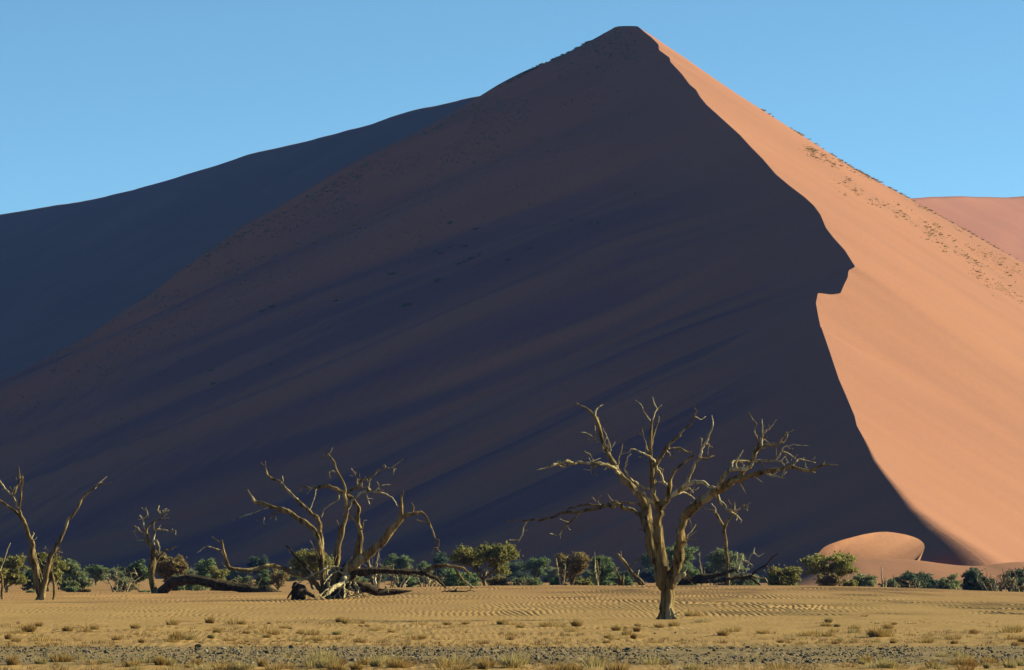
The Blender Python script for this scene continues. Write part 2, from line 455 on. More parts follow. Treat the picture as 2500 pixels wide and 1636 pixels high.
T('gold', [(150, 1623, 24), (30, 1632, 26), (225, 1630, 18), (480, 1630, 20), (535, 1634, 20), (545, 1640, 24), (640, 1634, 22), (670, 1640, 22), (1085, 1636, 26), (1100, 1640, 26), (1195, 1634, 24), (1180, 1640, 26), (1360, 1640, 22), (970, 1636, 26), (1140, 1640, 22), (820, 1640, 20), (870, 1640, 20), (700, 1638, 22), (320, 1634, 20), (1910, 1640, 22), (1400, 1640, 20)])
T('straw', [(785, 1632, 42), (770, 1636, 34), (800, 1638, 36), (183, 1617, 18), (255, 1626, 18), (410, 1630, 20), (355, 1628, 24), (100, 1628, 20), (705, 1612, 16), (935, 1626, 26), (920, 1634, 24), (1110, 1628, 24), (1450, 1634, 30), (1462, 1638, 28), (1260, 1628, 32), (1250, 1636, 30), (2150, 1638, 24), (2165, 1640, 26), (2130, 1640, 20), (2300, 1612, 18), (2335, 1610, 16), (2350, 1612, 16), (460, 1566, 20), (1850, 1612, 12), (1690, 1640, 20), (2410, 1640, 18), (2290, 1640, 20), (590, 1640, 24), (505, 1638, 22), (730, 1570, 14), (515, 1563, 16), (92, 1560, 14)])
T('rust', [(1030, 1562, 14), (1015, 1565, 16), (2375, 1553, 12), (2330, 1575, 12), (2470, 1565, 14), (600, 1551, 12), (1335, 1530, 12), (2480, 1580, 16), (2495, 1572, 14), (2110, 1508, 8), (1905, 1573, 12), (1600, 1572, 12), (880, 1572, 14), (345, 1572, 12), (1180, 1574, 14), (1480, 1572, 12), (1760, 1574, 12), (2040, 1576, 12), (2180, 1574, 12)])
rr = np.random.default_rng(21)
for i in range(150):
    for _t in range(12):
        px = rr.uniform(-20, 2520); py = rr.choice([rr.uniform(1522, 1578), rr.uniform(1624, 1645), rr.uniform(1540, 1580)])
        if fbm(np.array([px / 210.]), np.array([py / 26. + 3]), 2)[0] > 0.12: break
    tufts.append((px, py, 4 + 13 * rr.random() ** 2 + (8 if py > 1620 else 0), rr.choice(['gold', 'rust', 'gold', 'straw'])))

def on_ground(px, py, d0=62., d1=330.):
    ds = np.linspace(d0, d1, 2400)
    z = zg0((px - CX) / F * ds, ds)
    row = HY + (EYE - z) * F / ds
    i = np.argmax(row <= py) if (row <= py).any() else len(ds) - 1
    return ds[i]

tuft_xyz = []
for (px, py, h, kd) in tufts:
    D = EYE * F / (py - HY) if py > 1516 else on_ground(px, py)
    x = (px - CX) / F * D
    tuft_xyz.append((x, D, h * D / F, kd))

u_in = np.linspace(-0.165, 0.165, 1180)
u_out = 0.165 * np.geomspace(1.02, 60, 40)
uu = np.concatenate([-u_out[::-1], u_in, u_out])
yy = np.concatenate([np.linspace(-400, 50, 16), np.arange(54, 70, 1.0), np.arange(70, 153, 0.42), np.arange(153, 262, 0.45), np.arange(263, 340, 1.5), np.geomspace(345, 9000, 60)])
GY = np.repeat(yy[:, None], len(uu), 1); GX = uu[None, :] * np.maximum(yy, 62)[:, None]
GZ = zg0(GX, GY)
wind = vnoise(GX / 7, GY / 15) * 1.3 + vnoise(GX / 2.4 + 40, GY / 6) * 0.45 + vnoise(GX / 1.0 + 7, GY / 2.6) * 0.26 + 0.03 * GY
ph = 2 * math.pi * (GX + wind) / 0.29
rip = np.sin(ph) + 0.28 * np.sin(2 * ph + 0.9)
amp = 0.0155 * smooth(154, 160, GY) * (1 - smooth(262, 300, GY))
PXX = CX + uu[None, :] * F
amp = amp * (1 + 0.5 * smooth(1900, 2200, PXX) + 0.35 * smooth(205, 240, GY))
calm = smooth(1350, 1050, PXX) * smooth(205, 180, GY) * 0.55 + 0 * GY
amp = amp * (1 - calm) * np.clip(0.8 + 1.9 * vnoise(GX / 3.3 + 9, GY / 9), 0.08, 1.4)
GZ += amp * rip
near = smooth(66, 80, GY) * (1 - smooth(153, 158, GY))
ph2 = 2 * math.pi * (GX + 0.7 * vnoise(GX / 2, GY / 5) + 0.2 * GY * 0.1) / 0.24
GZ += near * (0.008 * np.sin(ph2) * (0.5 + vnoise(GX / 3, GY / 5)) + 0.03 * fbm(GX / 0.7, GY / 1.6, 3))
MD = np.zeros_like(GZ)
for (x, D, h, kd) in tuft_xyz:        # sand banked up round the tufts, tailing off down-wind
    if h < 0.12: continue
    i0, i1 = np.searchsorted(yy, [D - 2.4, D + 2.4])
    sub = np.s_[i0:i1]
    dxx = GX[sub] - x + 0.15; dyy = (GY[sub] - D) / 1.6
    m = min(0.30 * h, 0.07)
    MD[sub] = np.maximum(MD[sub], m * np.exp(-(np.where(dxx < 0, dxx / 0.75, dxx / 0.45)) ** 2 - (dyy / 0.5) ** 2))
GZ += MD
ground = tag(mesh_obj('sandy_ground', np.stack([GX, GY, GZ], -1).reshape(-1, 3), grid_faces(len(yy), len(uu)), M_GROUND), kind='structure')

# low apron and small crescent dune at the foot of the great dune
def cat(ctrl, n):
    c = np.array(ctrl, float); t = np.linspace(0, len(c) - 1, n); i = np.minimum(t.astype(int), len(c) - 2); f = (t - i)[:, None]
    p = lambda j: c[np.clip(j, 0, len(c) - 1)]
    p0, p1, p2, p3 = p(i - 1), p(i), p(i + 1), p(i + 2)
    return 0.5 * ((2 * p1) + (-p0 + p2) * f + (2 * p0 - 5 * p1 + 4 * p2 - p3) * f ** 2 + (-p0 + 3 * p1 - 3 * p2 + p3) * f ** 3)
apx = cat([(1930, 1425, 540), (2000, 1392, 543), (2060, 1366, 546), (2120, 1362, 548), (2180, 1364, 548), (2240, 1368, 547), (2300, 1376, 546), (2350, 1381, 545), (2400, 1381, 545), (2440, 1376, 547), (2500, 1372, 552), (2600, 1380, 558)], 160)
A3 = np.array([at(*p) for p in apx])
rows = []
for f in np.linspace(0, 1, 26):
    fr = A3.copy(); drop = A3[:, 2] + 0.4
    fr[:, 1] = A3[:, 1] - 62 * (1 - f); fr[:, 0] = A3[:, 0] - 2.5 * (1 - f)
    fr[:, 2] = A3[:, 2] - drop * (1 - f) ** 1.35
    rows.append(fr)
for f in np.linspace(0.12, 1, 8):
    bk = A3.copy(); bk[:, 1] += 14 * f; bk[:, 2] -= (A3[:, 2] + 0.6) * smooth(0, 1, f); bk[:, 0] -= 0.5 * f; rows.append(bk)
apron = tag(mesh_obj('sand_apron', np.array(rows).reshape(-1, 3), grid_faces(len(rows), 160), M_FOOT), kind='structure')
hp = cat([(1985, 1372, 550), (2010, 1338, 551.5), (2045, 1322, 554), (2080, 1312, 558), (2118, 1303, 563), (2160, 1298.5, 569), (2205, 1304, 574), (2238, 1314, 577), (2254, 1326, 575), (2257, 1338, 569), (2250, 1352, 561), (2240, 1368, 551)], 140)
ap = cat([(1960, 1390, 549), (2000, 1376, 549.5), (2060, 1368, 549.5), (2120, 1365, 549.5), (2180, 1367, 549), (2240, 1372, 549)], 140)
H3 = np.array([at(*p) for p in hp]); B3 = np.array([at(*p) for p in ap]); B3[:, 2] -= 1.2
rows = []
for f in np.linspace(0, 1, 24):
    g = f ** 0.72
    r_ = B3 * (1 - f) + H3 * f; r_[:, 2] = B3[:, 2] * (1 - g) + H3[:, 2] * g; rows.append(r_)
nfront = len(rows)
for f in np.linspace(0.0, 1, 10):
    bk = H3.copy(); L = (H3[:, 2] + 0.6) / 0.55
    bk[:, 1] += 0.75 * L * f; bk[:, 0] -= 0.12 * L * f; bk[:, 2] -= (H3[:, 2] + 0.6) * f; rows.append(bk)
hf_ = grid_faces(len(rows), 140); hf_ = hf_[(hf_[:, 0] // 140) != nfront - 1]
hump = tag(mesh_obj('crescent_dune', np.array(rows).reshape(-1, 3), hf_, M_FOOT), kind='structure')

# ------------------------------------------------------------------ dead trees
def resample(P, R, step):
    P = np.asarray(P, float); R = np.asarray(R, float)
    if len(P) == 2:
        P = np.stack([P[0], (P[0] + P[1]) / 2, P[1]]); R = np.array([R[0], R.mean(), R[1]])
    L = np.concatenate([[0], np.cumsum(np.linalg.norm(np.diff(P, axis=0), axis=1))])
    n = max(5, min(90, int(L[-1] / step) + 1))
    n_seg = max(2, int(math.ceil(n / (len(P) - 1))))
    c = cat(np.concatenate([P, R[:, None]], 1), (len(P) - 1) * n_seg + 1)
    lin = np.stack([np.interp(np.linspace(0, len(P) - 1, len(c)), np.arange(len(P)), P[:, i]) for i in range(3)], 1)
    return 0.5 * c[:, :3] + 0.5 * lin, np.maximum(c[:, 3], 0.004)

def tube(P, R, sides=8, rng=None, rough=0.10, kink=0.35, flat_end=False):
    """swept limb with uneven girth, small kinks and fluted sides; returns verts, quads"""
    rng = rng or RNG
    n = len(P)
    P = P.copy()
    if kink and n > 4:
        j = rng.normal(0, 1, (n, 3)); j = (j + np.roll(j, 1, 0) + np.roll(j, -1, 0)) / 2.2
        e = np.minimum(1, np.minimum(np.arange(n), np.arange(n)[::-1]) / 2.0)[:, None]
        P += j * R[:, None] * kink * e
    Tn = np.gradient(P, axis=0); Tn /= np.linalg.norm(Tn, axis=1)[:, None] + 1e-9
    ref = np.array([0.13, 0.97, 0.2]); 
    if abs(Tn[n // 2] @ ref) > 0.85: ref = np.array([0.9, 0.1, 0.4])
    N = np.cross(Tn, ref); N /= np.linalg.norm(N, axis=1)[:, None] + 1e-9
    B = np.cross(Tn, N)
    a = np.linspace(0, 2 * math.pi, sides, endpoint=False)
    o1 = rng.uniform(0, 99); twist = np.linspace(0, rng.uniform(-1.5, 1.5), n)
    ii = np.arange(n)[:, None]
    A = a[None] + twist[:, None]
    rad = R[:, None] * (1 + rough * 2.2 * vnoise(o1 + 1.6 * np.cos(a)[None] + ii * 0.13, 1.6 * np.sin(a)[None] + ii * 0.35) + rough * 1.2 * vnoise(ii * 0.6 + o1, 0 * ii + 3.3))
    if sides >= 12: rad = rad * (1 + 0.09 * np.sin(a[None] * 4 + o1 + ii * 0.05) + 0.06 * np.sin(a[None] * 7 + 2 * o1))
    V = P[:, None] + rad[..., None] * (np.cos(A)[..., None] * N[:, None] + np.sin(A)[..., None] * B[:, None])
    V = V.reshape(-1, 3)
    i = np.arange(n - 1)[:, None] * sides; k = np.arange(sides)[None]
    k2 = (k + 1) % sides
    Fq = np.stack([i + k, i + k2, i + sides + k2, i + sides + k], -1).reshape(-1, 4)
    c0, c1 = len(V), len(V) + 1
    tipv = P[-1] + Tn[-1] * R[-1] * (0.3 if flat_end else 1.5)
    V = np.concatenate([V, [P[0], tipv]])
    kk_ = np.arange(sides); kn = (kk_ + 1) % sides
    e0 = np.stack([kn, kk_, np.full(sides, c0), np.full(sides, c0)], 1)
    b = (n - 1) * sides
    e1 = np.stack([b + kk_, b + kn, np.full(sides, c1), np.full(sides, c1)], 1)
    return V, Fq, np.concatenate([e0[:, :3], e1[:, :3]])

def tube_mesh(name, parts, mat):
    """parts: list of tube() results -> one mesh datablock (triangles)"""
    vs, fs, off = [], [], 0
    for V, Q4, T3 in parts:
        vs.append(V); fs.append(Q4[:, [0, 1, 2]] + off); fs.append(Q4[:, [0, 2, 3]] + off); fs.append(T3 + off); off += len(V)
    return np.concatenate(vs), np.concatenate(fs)

class Wood:
    """a dead tree whose limbs were read off the photograph; each limb gets its own depth"""
    def __init__(self, name, label, cat_, D, tf, base_px, seed, spread=0.5, group=None, mats=None):
        self.rng = np.random.default_rng(seed); self.D = D; self.tf = tf; self.spread = spread
        bx, by = tf(base_px); self.base = at(bx, by, D)
        self.root = tag(empty(name, self.base), label, cat_, group)
        self.limbs = []      # (px array, depth array, R array, object, level1 object)
        self.sc = tf((1, 0))[0] - tf((0, 0))[0]
    def limb(self, pts, r=None, mat=None, name=None, dz=None, top=False, flat=False, sides=None):
        pts = np.array(pts, float)
        if r is not None:
            L = np.concatenate([[0], np.cumsum(np.linalg.norm(np.diff(pts[:, :2], axis=0), axis=1))]); L /= L[-1]
            rad = r[0] + (r[1] - r[0]) * L
        else: rad = pts[:, 2]
        px = np.array([self.tf((p[0], p[1])) for p in pts])
        rp_ = rad * self.sc
        m = self.D / F
        parent = None; d0 = self.D
        if self.limbs and not top:
            best = 1e9
            for li in self.limbs:
                dd = np.linalg.norm(li[0] - px[0], axis=1); j = dd.argmin()
                if dd[j] - li[2][j] * 0.3 < best: best = dd[j] - li[2][j] * 0.3; parent = li; jb = j
            d0 = parent[1][jb]
            if np.linalg.norm(parent[0][jb] - px[0]) > 1.0 and best < 22:
                px = np.concatenate([[parent[0][jb]], px]); rp_ = np.concatenate([[min(rp_[0], parent[2][jb] * 0.95)], rp_])
        Lp = np.concatenate([[0], np.cumsum(np.linalg.norm(np.diff(px, axis=0), axis=1))])
        k = dz if dz is not None else self.rng.choice([-1, 1]) * self.rng.uniform(0.25, 1.0) * self.spread
        dep = d0 + k * Lp * m
        P3 = np.array([at(a[0], a[1], d) for a, d in zip(px, dep)])
        R3 = np.maximum(rp_ * m * 0.9, 0.95 * m)
        step = max(0.05, R3.mean() * 1.3)
        Ps, Rs = resample(P3, R3, step)
        big = R3.max()
        sd = sides or (18 if big > 0.22 else 11 if big > 0.09 else 7)
        tb = tube(Ps, Rs, sd, self.rng, rough=0.2 if big > 0.1 else 0.18, kink=0.24 if big > 0.1 else 0.5, flat_end=flat)
        V, T = tube_mesh('', [tb], None)
        lvl1 = None
        if parent is None: nm, par, lv = name or 'trunk', self.root, None
        elif top or rad.max() * self.sc > 5.2 or parent[4] is None and rad.max() * self.sc > 2.6: nm, par, lv = name or 'branch', self.root, None
        else:
            par = parent[4] if parent[4] is not None else parent[3]; nm = name or 'twig'; lv = par
        if mat is None:
            mat = M_BARK if big > 0.085 or self.rng.random() < 0.35 else M_BLEACH
        if par is self.root: org = self.base
        else: org = self.base
        o = mesh_obj(nm, V - org, T, mat, par)
        # dense px samples for later children
        tt = np.linspace(0, 1, 40); Ln = Lp / Lp[-1]
        pd = np.stack([np.interp(tt, Ln, px[:, 0]), np.interp(tt, Ln, px[:, 1])], 1)
        self.limbs.append((pd, np.interp(tt, Ln, dep), np.interp(tt, Ln, rp_), o, lv))
        return o

def stubs(W, n, lo, hi, seed):
    """broken twig ends along the limbs"""
    r_ = np.random.default_rng(seed)
    for _ in range(n):
        li = W.limbs[r_.integers(1, len(W.limbs))]
        j = r_.integers(8, 39); rp_ = li[2][j]
        if rp_ > 9 or rp_ < 0.8: continue
        p = li[0][j]; tn = li[0][min(j + 1, 39)] - li[0][j - 1]; tn = tn / (np.linalg.norm(tn) + 1e-6)
        sd = r_.choice([-1, 1]); d = tn * r_.uniform(.2, .9) + sd * np.array([-tn[1], tn[0]]); d /= np.linalg.norm(d)
        L = r_.uniform(lo, hi); q_ = p + d * L * .5 + r_.normal(0, L * .12, 2); e = p + d * L + np.array([0, -0.15 * L])
        W_tf, W_sc = W.tf, W.sc; W.tf, W.sc = (lambda p: (p[0], p[1])), 1.0
        r0 = min(1.9, max(0.7, rp_ * .45)); W.limb([tuple(p), tuple(q_), tuple(e)], (r0, r0 * .45)); W.tf, W.sc = W_tf, W_sc

Z1 = lambda p: (1200 + .37815 * p[0], 950 + .37815 * p[1])
Z2 = lambda p: (450 + .31513 * p[0], 1070 + .31513 * p[1])
Z3 = lambda p: (.25694 * p[0], 1100 + .25694 * p[1])
Z5 = lambda p: (1660 + .17647 * p[0], 1280 + .17647 * p[1])
Z6 = lambda p: (760 + .17647 * p[0], 1280 + .17647 * p[1])

# --- the big dead camel-thorn
W = Wood('dead_tree', 'tall bare dead tree with wide crooked crown standing alone on the rippled sand', 'dead tree', 151.5, Z1, (1128, 1488), 3, 0.6)
W.limb([(1128, 1515, 70), (1128, 1488, 62), (1127, 1440, 53), (1128, 1380, 49), (1130, 1310, 49), (1132, 1250, 52), (1130, 1205, 44)], dz=0, sides=28)
for pts, rr_ in [([(1105, 1440), (1085, 1480), (1060, 1500)], (26, 14)), ([(1150, 1430), (1175, 1475), (1200, 1498)], (26, 13)), ([(1128, 1450), (1135, 1485), (1138, 1504)], (34, 24))]:
    W.limb(pts, rr_, M_BARK, 'root', dz=-0.5)
A = W.limb([(1115, 1262, 46), (1085, 1170, 42), (1060, 1080, 40), (1035, 980, 41), (1017, 890, 40), (1002, 810, 38), (988, 740, 36), (960, 690, 30), (925, 650, 26), (880, 615, 22), (840, 570, 20), (815, 530, 19), (790, 480, 17), (755, 420, 16), (730, 370, 14), (710, 310, 13), (695, 250, 12), (680, 205, 11), (668, 175, 9)], dz=0.25)
W.limb([(1118, 1262, 40), (1102, 1180, 36), (1093, 1080, 34), (1090, 980, 33), (1083, 890, 31), (1078, 820, 29), (1072, 775, 27), (1060, 735, 24), (1045, 680, 20), (1036, 600, 18), (1035, 520, 16), (1030, 450, 14), (1025, 380, 12), (1025, 300, 10), (1030, 230, 9), (1040, 200, 7)], dz=-0.12)
W.limb([(1150, 1255, 42), (1178, 1190, 36), (1197, 1120, 34), (1215, 1040, 33), (1222, 960, 32), (1226, 890, 32), (1242, 830, 32), (1280, 780, 31), (1330, 740, 30), (1390, 700, 30), (1440, 660, 28), (1490, 635, 25), (1540, 605, 22), (1590, 580, 18), (1650, 565, 16), (1720, 550, 15), (1800, 530, 15), (1870, 515, 13), (1930, 500, 11), (1990, 520, 10), (2060, 525, 9), (2110, 505, 7), (2150, 485, 6), (2235, 490, 3)], dz=-0.35)
W.limb([(1080, 775, 27), (1110, 730, 23), (1135, 690, 20), (1145, 640, 17), (1150, 590, 14), (1175, 545, 12), (1215, 500, 10), (1260, 460, 8), (1310, 425, 4)], dz=-0.3)
W.limb([(1138, 708, 20), (1180, 675, 20), (1220, 640, 19), (1260, 610, 18), (1300, 600, 15), (1345, 595, 14), (1380, 610, 12), (1410, 632, 11), (1442, 637, 9)], mat=M_BLEACH, dz=-0.5)
W.limb([(1270, 602, 13), (1282, 560, 12), (1310, 490, 11), (1345, 445, 10), (1355, 390, 8), (1385, 345, 7), (1410, 290, 6), (1430, 235, 5), (1423, 170, 2.5)], mat=M_BLEACH)
W.limb([(988, 830, 14), (940, 800, 14), (880, 770, 14), (800, 750, 14), (740, 755, 12), (650, 780, 12), (560, 795, 11), (480, 795, 10), (400, 825, 8), (300, 845, 7), (200, 850, 5), (75, 852, 2.5)], mat=M_BARK, dz=0.45)
W.limb([(965, 745, 7), (880, 735, 6), (800, 725, 7), (700, 755, 8), (620, 745, 7), (490, 775, 5)], mat=M_BARK, dz=0.6)
W.limb([(810, 540, 12), (780, 510, 12), (740, 495, 11), (690, 490, 11), (645, 503, 8)], mat=M_BLEACH)
W.limb([(770, 503, 10), (715, 484, 10), (660, 478, 10), (600, 478, 10), (540, 480, 11), (500, 467, 12), (440, 475, 11), (390, 487, 10), (345, 513, 7), (292, 522, 3)], mat=M_BLEACH, dz=-0.4)
W.limb([(1560, 592, 17), (1610, 545, 16), (1660, 490, 16), (1700, 430, 16), (1735, 380, 14), (1780, 365, 9), (1850, 355, 8), (1885, 300, 6), (1945, 265, 3)], mat=M_BARK, dz=-0.1)
W.limb([(1460, 645, 15), (1490, 580, 15), (1530, 530, 15), (1580, 508, 14), (1640, 510, 12), (1680, 480, 11), (1740, 460, 10), (1830, 460, 8), (1870, 405, 6), (1890, 370, 5), (1950, 360, 4), (2045, 365, 1.8)], mat=M_BLEACH, dz=-0.55)
W.limb([(1530, 522, 12), (1550, 470, 12), (1600, 465, 10), (1660, 467, 8)], mat=M_BLEACH)
W.limb([(1060, 492, 12), (1090, 440, 12), (1130, 390, 11), (1160, 345, 10), (1210, 300, 9), (1240, 260, 8), (1290, 220, 7), (1310, 180, 6), (1332, 130, 3)], mat=M_BARK)
W.limb([(1045, 460, 11), (1075, 520, 11), (1095, 570, 10), (1115, 605, 10), (1142, 628, 9)], mat=M_BLEACH)
W.limb([(1452, 680, 13), (1480, 730, 12), (1530, 770, 11), (1570, 785, 9), (1600, 775, 5)], mat=M_BLEACH)
W.limb([(1165, 1235, 34), (1200, 1212, 27), (1225, 1200, 22), (1252, 1197, 17)], mat=M_BLEACH, flat=True, dz=-0.3)
W.limb([(1055, 730, 12), (1000, 692, 12), (960, 660, 10), (938, 636, 8), (915, 682, 3)], mat=M_BLEACH, dz=-0.3)
W.limb([(1000, 640, 9), (950, 615, 9), (905, 585, 8), (880, 550, 7), (860, 520, 6), (868, 480, 6), (880, 445, 5), (897, 420, 4)])
for pts, r_ in [
    ([(668, 182), (640, 145), (600, 118), (550, 95), (525, 103)], (8, 4)), ([(668, 180), (675, 140), (700, 110), (718, 102)], (8, 3)), ([(690, 240), (655, 220)], (3.5, 2)),
    ([(692, 340), (660, 315), (620, 288), (575, 279)], (6, 3)), ([(770, 395), (755, 330), (735, 280), (718, 255)], (4.5, 2)), ([(818, 492), (822, 440), (840, 390), (852, 340), (866, 342)], (5, 3)),
    ([(530, 480), (490, 490), (465, 508)], (4.5, 2)), ([(645, 476), (655, 455)], (5, 3)),
    ([(1040, 205), (1050, 160), (1070, 130), (1097, 102)], (6, 2)), ([(1030, 207), (1005, 175), (980, 140), (965, 100), (930, 72)], (6, 2)),
    ([(1030, 382), (1040, 330), (1055, 270), (1075, 215), (1080, 175)], (7, 3)), ([(1012, 402), (995, 350), (980, 300), (970, 250)], (5, 2)), ([(976, 300), (930, 282)], (2.5, 1.6)),
    ([(1050, 462), (1010, 430), (960, 405), (900, 385)], (9, 4)), ([(905, 390), (860, 405), (830, 422)], (4, 2)),
    ([(1150, 385), (1190, 380), (1235, 388), (1260, 408), (1288, 408)], (7.5, 5)), ([(1135, 405), (1150, 415), (1153, 440)], (4.5, 2)),
    ([(1345, 450), (1390, 440), (1435, 432)], (8, 5)), ([(1355, 362), (1358, 320)], (4.5, 3)), ([(1380, 355), (1398, 350)], (4.5, 3)),
    ([(1180, 682), (1230, 665), (1270, 675), (1312, 710)], (8.5, 4)), ([(1240, 650), (1275, 640), (1300, 665)], (8.5, 5)),
    ([(1717, 402), (1720, 340), (1700, 270), (1710, 225), (1680, 185), (1657, 145)], (9, 2)), ([(1740, 372), (1748, 310), (1750, 250), (1747, 195)], (8, 3)), ([(1750, 292), (1790, 255), (1838, 200)], (7, 3)),
    ([(1830, 458), (1870, 470), (1892, 493)], (6.5, 3)), ([(1875, 405), (1920, 415), (1965, 450)], (6.5, 3)), ([(1577, 490), (1590, 445), (1620, 405)], (6, 2)),
    ([(1780, 545), (1830, 560), (1885, 573)], (8, 4)), ([(1935, 502), (1945, 465)], (6, 3)), ([(1945, 495), (1985, 450), (2090, 475)], (5.5, 2)), ([(1590, 600), (1620, 640), (1640, 675)], (4.5, 2)),
    ([(1540, 783), (1580, 815), (1618, 850)], (7.5, 3)), ([(1567, 780), (1570, 730)], (5.5, 3)), ([(1598, 765), (1630, 745), (1660, 765)], (4.5, 2)),
    ([(1248, 1000), (1265, 950), (1300, 905), (1318, 875)], (4.5, 2)), ([(1248, 1010), (1275, 950), (1322, 918)], (4.5, 2)),
    ([(560, 805), (530, 840), (480, 880), (450, 920), (440, 970)], (6.5, 3)), ([(225, 855), (205, 890), (200, 940), (172, 990)], (6, 2.5)),
    ([(990, 915), (955, 902)], (5, 2)), ([(1885, 345), (1915, 295)], (4.5, 2.5)), ([(1095, 570), (1110, 515)], (6, 2)), ([(1095, 600), (1060, 600), (1020, 606)], (5, 4)), ([(2060, 525), (2090, 540)], (4, 2)), ([(1650, 568), (1700, 570), (1745, 600)], (4, 1.8)), ([(1720, 462), (1765, 500)], (4.5, 2)), ([(2140, 490), (2155, 462)], (4, 2)), ([(1105, 775), (1130, 770)], (5, 3))]:
    W.limb(pts, r_)

stubs(W, 150, 6, 30, 31)

# --- the collapsed many-limbed tree left of centre
D2 = on_ground(800, 1462)
W = Wood('fallen_tree', 'sprawling collapsed dead tree with many arching limbs and a tangle of bleached roots', 'dead tree', D2, Z2, (1150, 1220), 5, 0.5)
W.limb([(1170, 1245, 60), (1185, 1180, 58), (1210, 1110, 55), (1230, 1050, 42), (1240, 1000, 30)], dz=0.1, mat=M_DARKWOOD)
W.limb([(1110, 1225, 34), (1080, 1150, 30), (1073, 1060, 26), (1062, 960, 26), (1055, 860, 26), (1040, 780, 26), (1010, 710, 25), (960, 670, 23), (890, 630, 22), (830, 585, 22), (780, 560, 20), (720, 545, 16), (660, 530, 14), (600, 505, 14), (545, 495, 13), (520, 450, 9), (490, 400, 4)], mat=M_BARK, dz=0.25)
W.limb([(1085, 1090, 22), (1074, 980, 19), (1068, 850, 18), (1060, 740, 18), (1045, 650, 18), (1000, 590, 18), (940, 540, 18), (880, 490, 17), (845, 450, 13), (790, 395, 11), (745, 340, 10), (690, 315, 8), (645, 288, 8), (630, 230, 6), (628, 180, 3)], mat=M_BARK, dz=0.5)
W.limb([(1160, 1130, 32), (1168, 1040, 30), (1182, 950, 27), (1197, 850, 26), (1220, 750, 22), (1240, 660, 18), (1255, 580, 16), (1250, 510, 15), (1237, 440, 15), (1245, 390, 10), (1220, 320, 10), (1180, 250, 9), (1165, 190, 9), (1130, 140, 7), (1095, 105, 4)], mat=M_BARK, dz=-0.15)
W.limb([(1290, 1080, 36), (1325, 960, 32), (1350, 850, 28), (1365, 760, 25), (1352, 680, 22), (1342, 640, 20), (1350, 560, 16), (1330, 510, 16), (1280, 460, 16), (1220, 420, 15), (1170, 390, 15), (1120, 370, 16), (1070, 370, 15), (1030, 385, 10), (970, 385, 7), (920, 370, 5), (890, 410, 3)], mat=M_BARK, dz=0.2)
W.limb([(1250, 1110, 46), (1300, 1010, 42), (1350, 960, 40), (1420, 900, 38), (1500, 820, 36), (1580, 740, 34), (1650, 670, 28), (1685, 610, 23), (1680, 540, 16), (1682, 460, 12), (1698, 400, 4)], mat=M_BARK, dz=-0.3)
W.limb([(1255, 565, 12), (1290, 500, 13), (1340, 440, 12), (1410, 405, 12), (1480, 415, 9), (1560, 435, 7), (1620, 470, 6), (1652, 530, 3)], mat=M_BLEACH)
W.limb([(1255, 432, 13), (1310, 390, 12), (1350, 372, 11), (1370, 330, 10), (1440, 305, 9), (1500, 255, 8), (1560, 235, 7), (1610, 225, 6), (1690, 162, 3)], mat=M_BARK)
W.limb([(1695, 602, 18), (1760, 585, 14), (1830, 575, 12), (1870, 600, 8), (1895, 650, 8), (1920, 710, 7), (1945, 780, 6), (1970, 790, 5), (1970, 840, 4), (1958, 860, 3)])
W.limb([(1060, 1190, 24), (1010, 1110, 23), (960, 1070, 23), (900, 1050, 22), (830, 1040, 22), (780, 1010, 21), (710, 990, 21), (640, 985, 21), (580, 1010, 20), (500, 1025, 18), (420, 1020, 16), (350, 1005, 16), (325, 950, 13), (305, 890, 11), (290, 790, 7)], mat=M_BARK, dz=-0.35)
W.limb([(1000, 1075, 15), (960, 1030, 14), (900, 960, 13), (850, 900, 11), (790, 835, 7)], mat=M_DARKWOOD, dz=0.5)
W.limb([(1330, 1035, 26), (1260, 1080, 29), (1220, 1130, 27), (1150, 1165, 22), (1090, 1215, 15)], mat=M_BLEACH, name='root', dz=-0.9)
W.limb([(1250, 1110, 52), (1310, 1150, 50), (1400, 1165, 46), (1500, 1180, 38), (1620, 1188, 24), (1760, 1182, 7)], mat=M_DARKWOOD, dz=0.3)
W.limb([(1290, 1060, 36), (1350, 1040, 32), (1450, 1025, 25), (1600, 1030, 22), (1750, 1035, 21), (1850, 1050, 18), (1930, 1080, 15), (1990, 1120, 11), (2025, 1160, 7)], mat=M_DARKWOOD, dz=0.1)
W.limb([(1840, 1042, 16), (1920, 998, 16), (2020, 985, 16), (2100, 992, 14), (2160, 1005, 11), (2210, 1050, 7)], mat=M_BARK, dz=0.1)
W.limb([(2090, 1000, 12), (2120, 1050, 11), (2160, 1100, 10), (2235, 1155, 7)], mat=M_BARK, dz=-0.2)
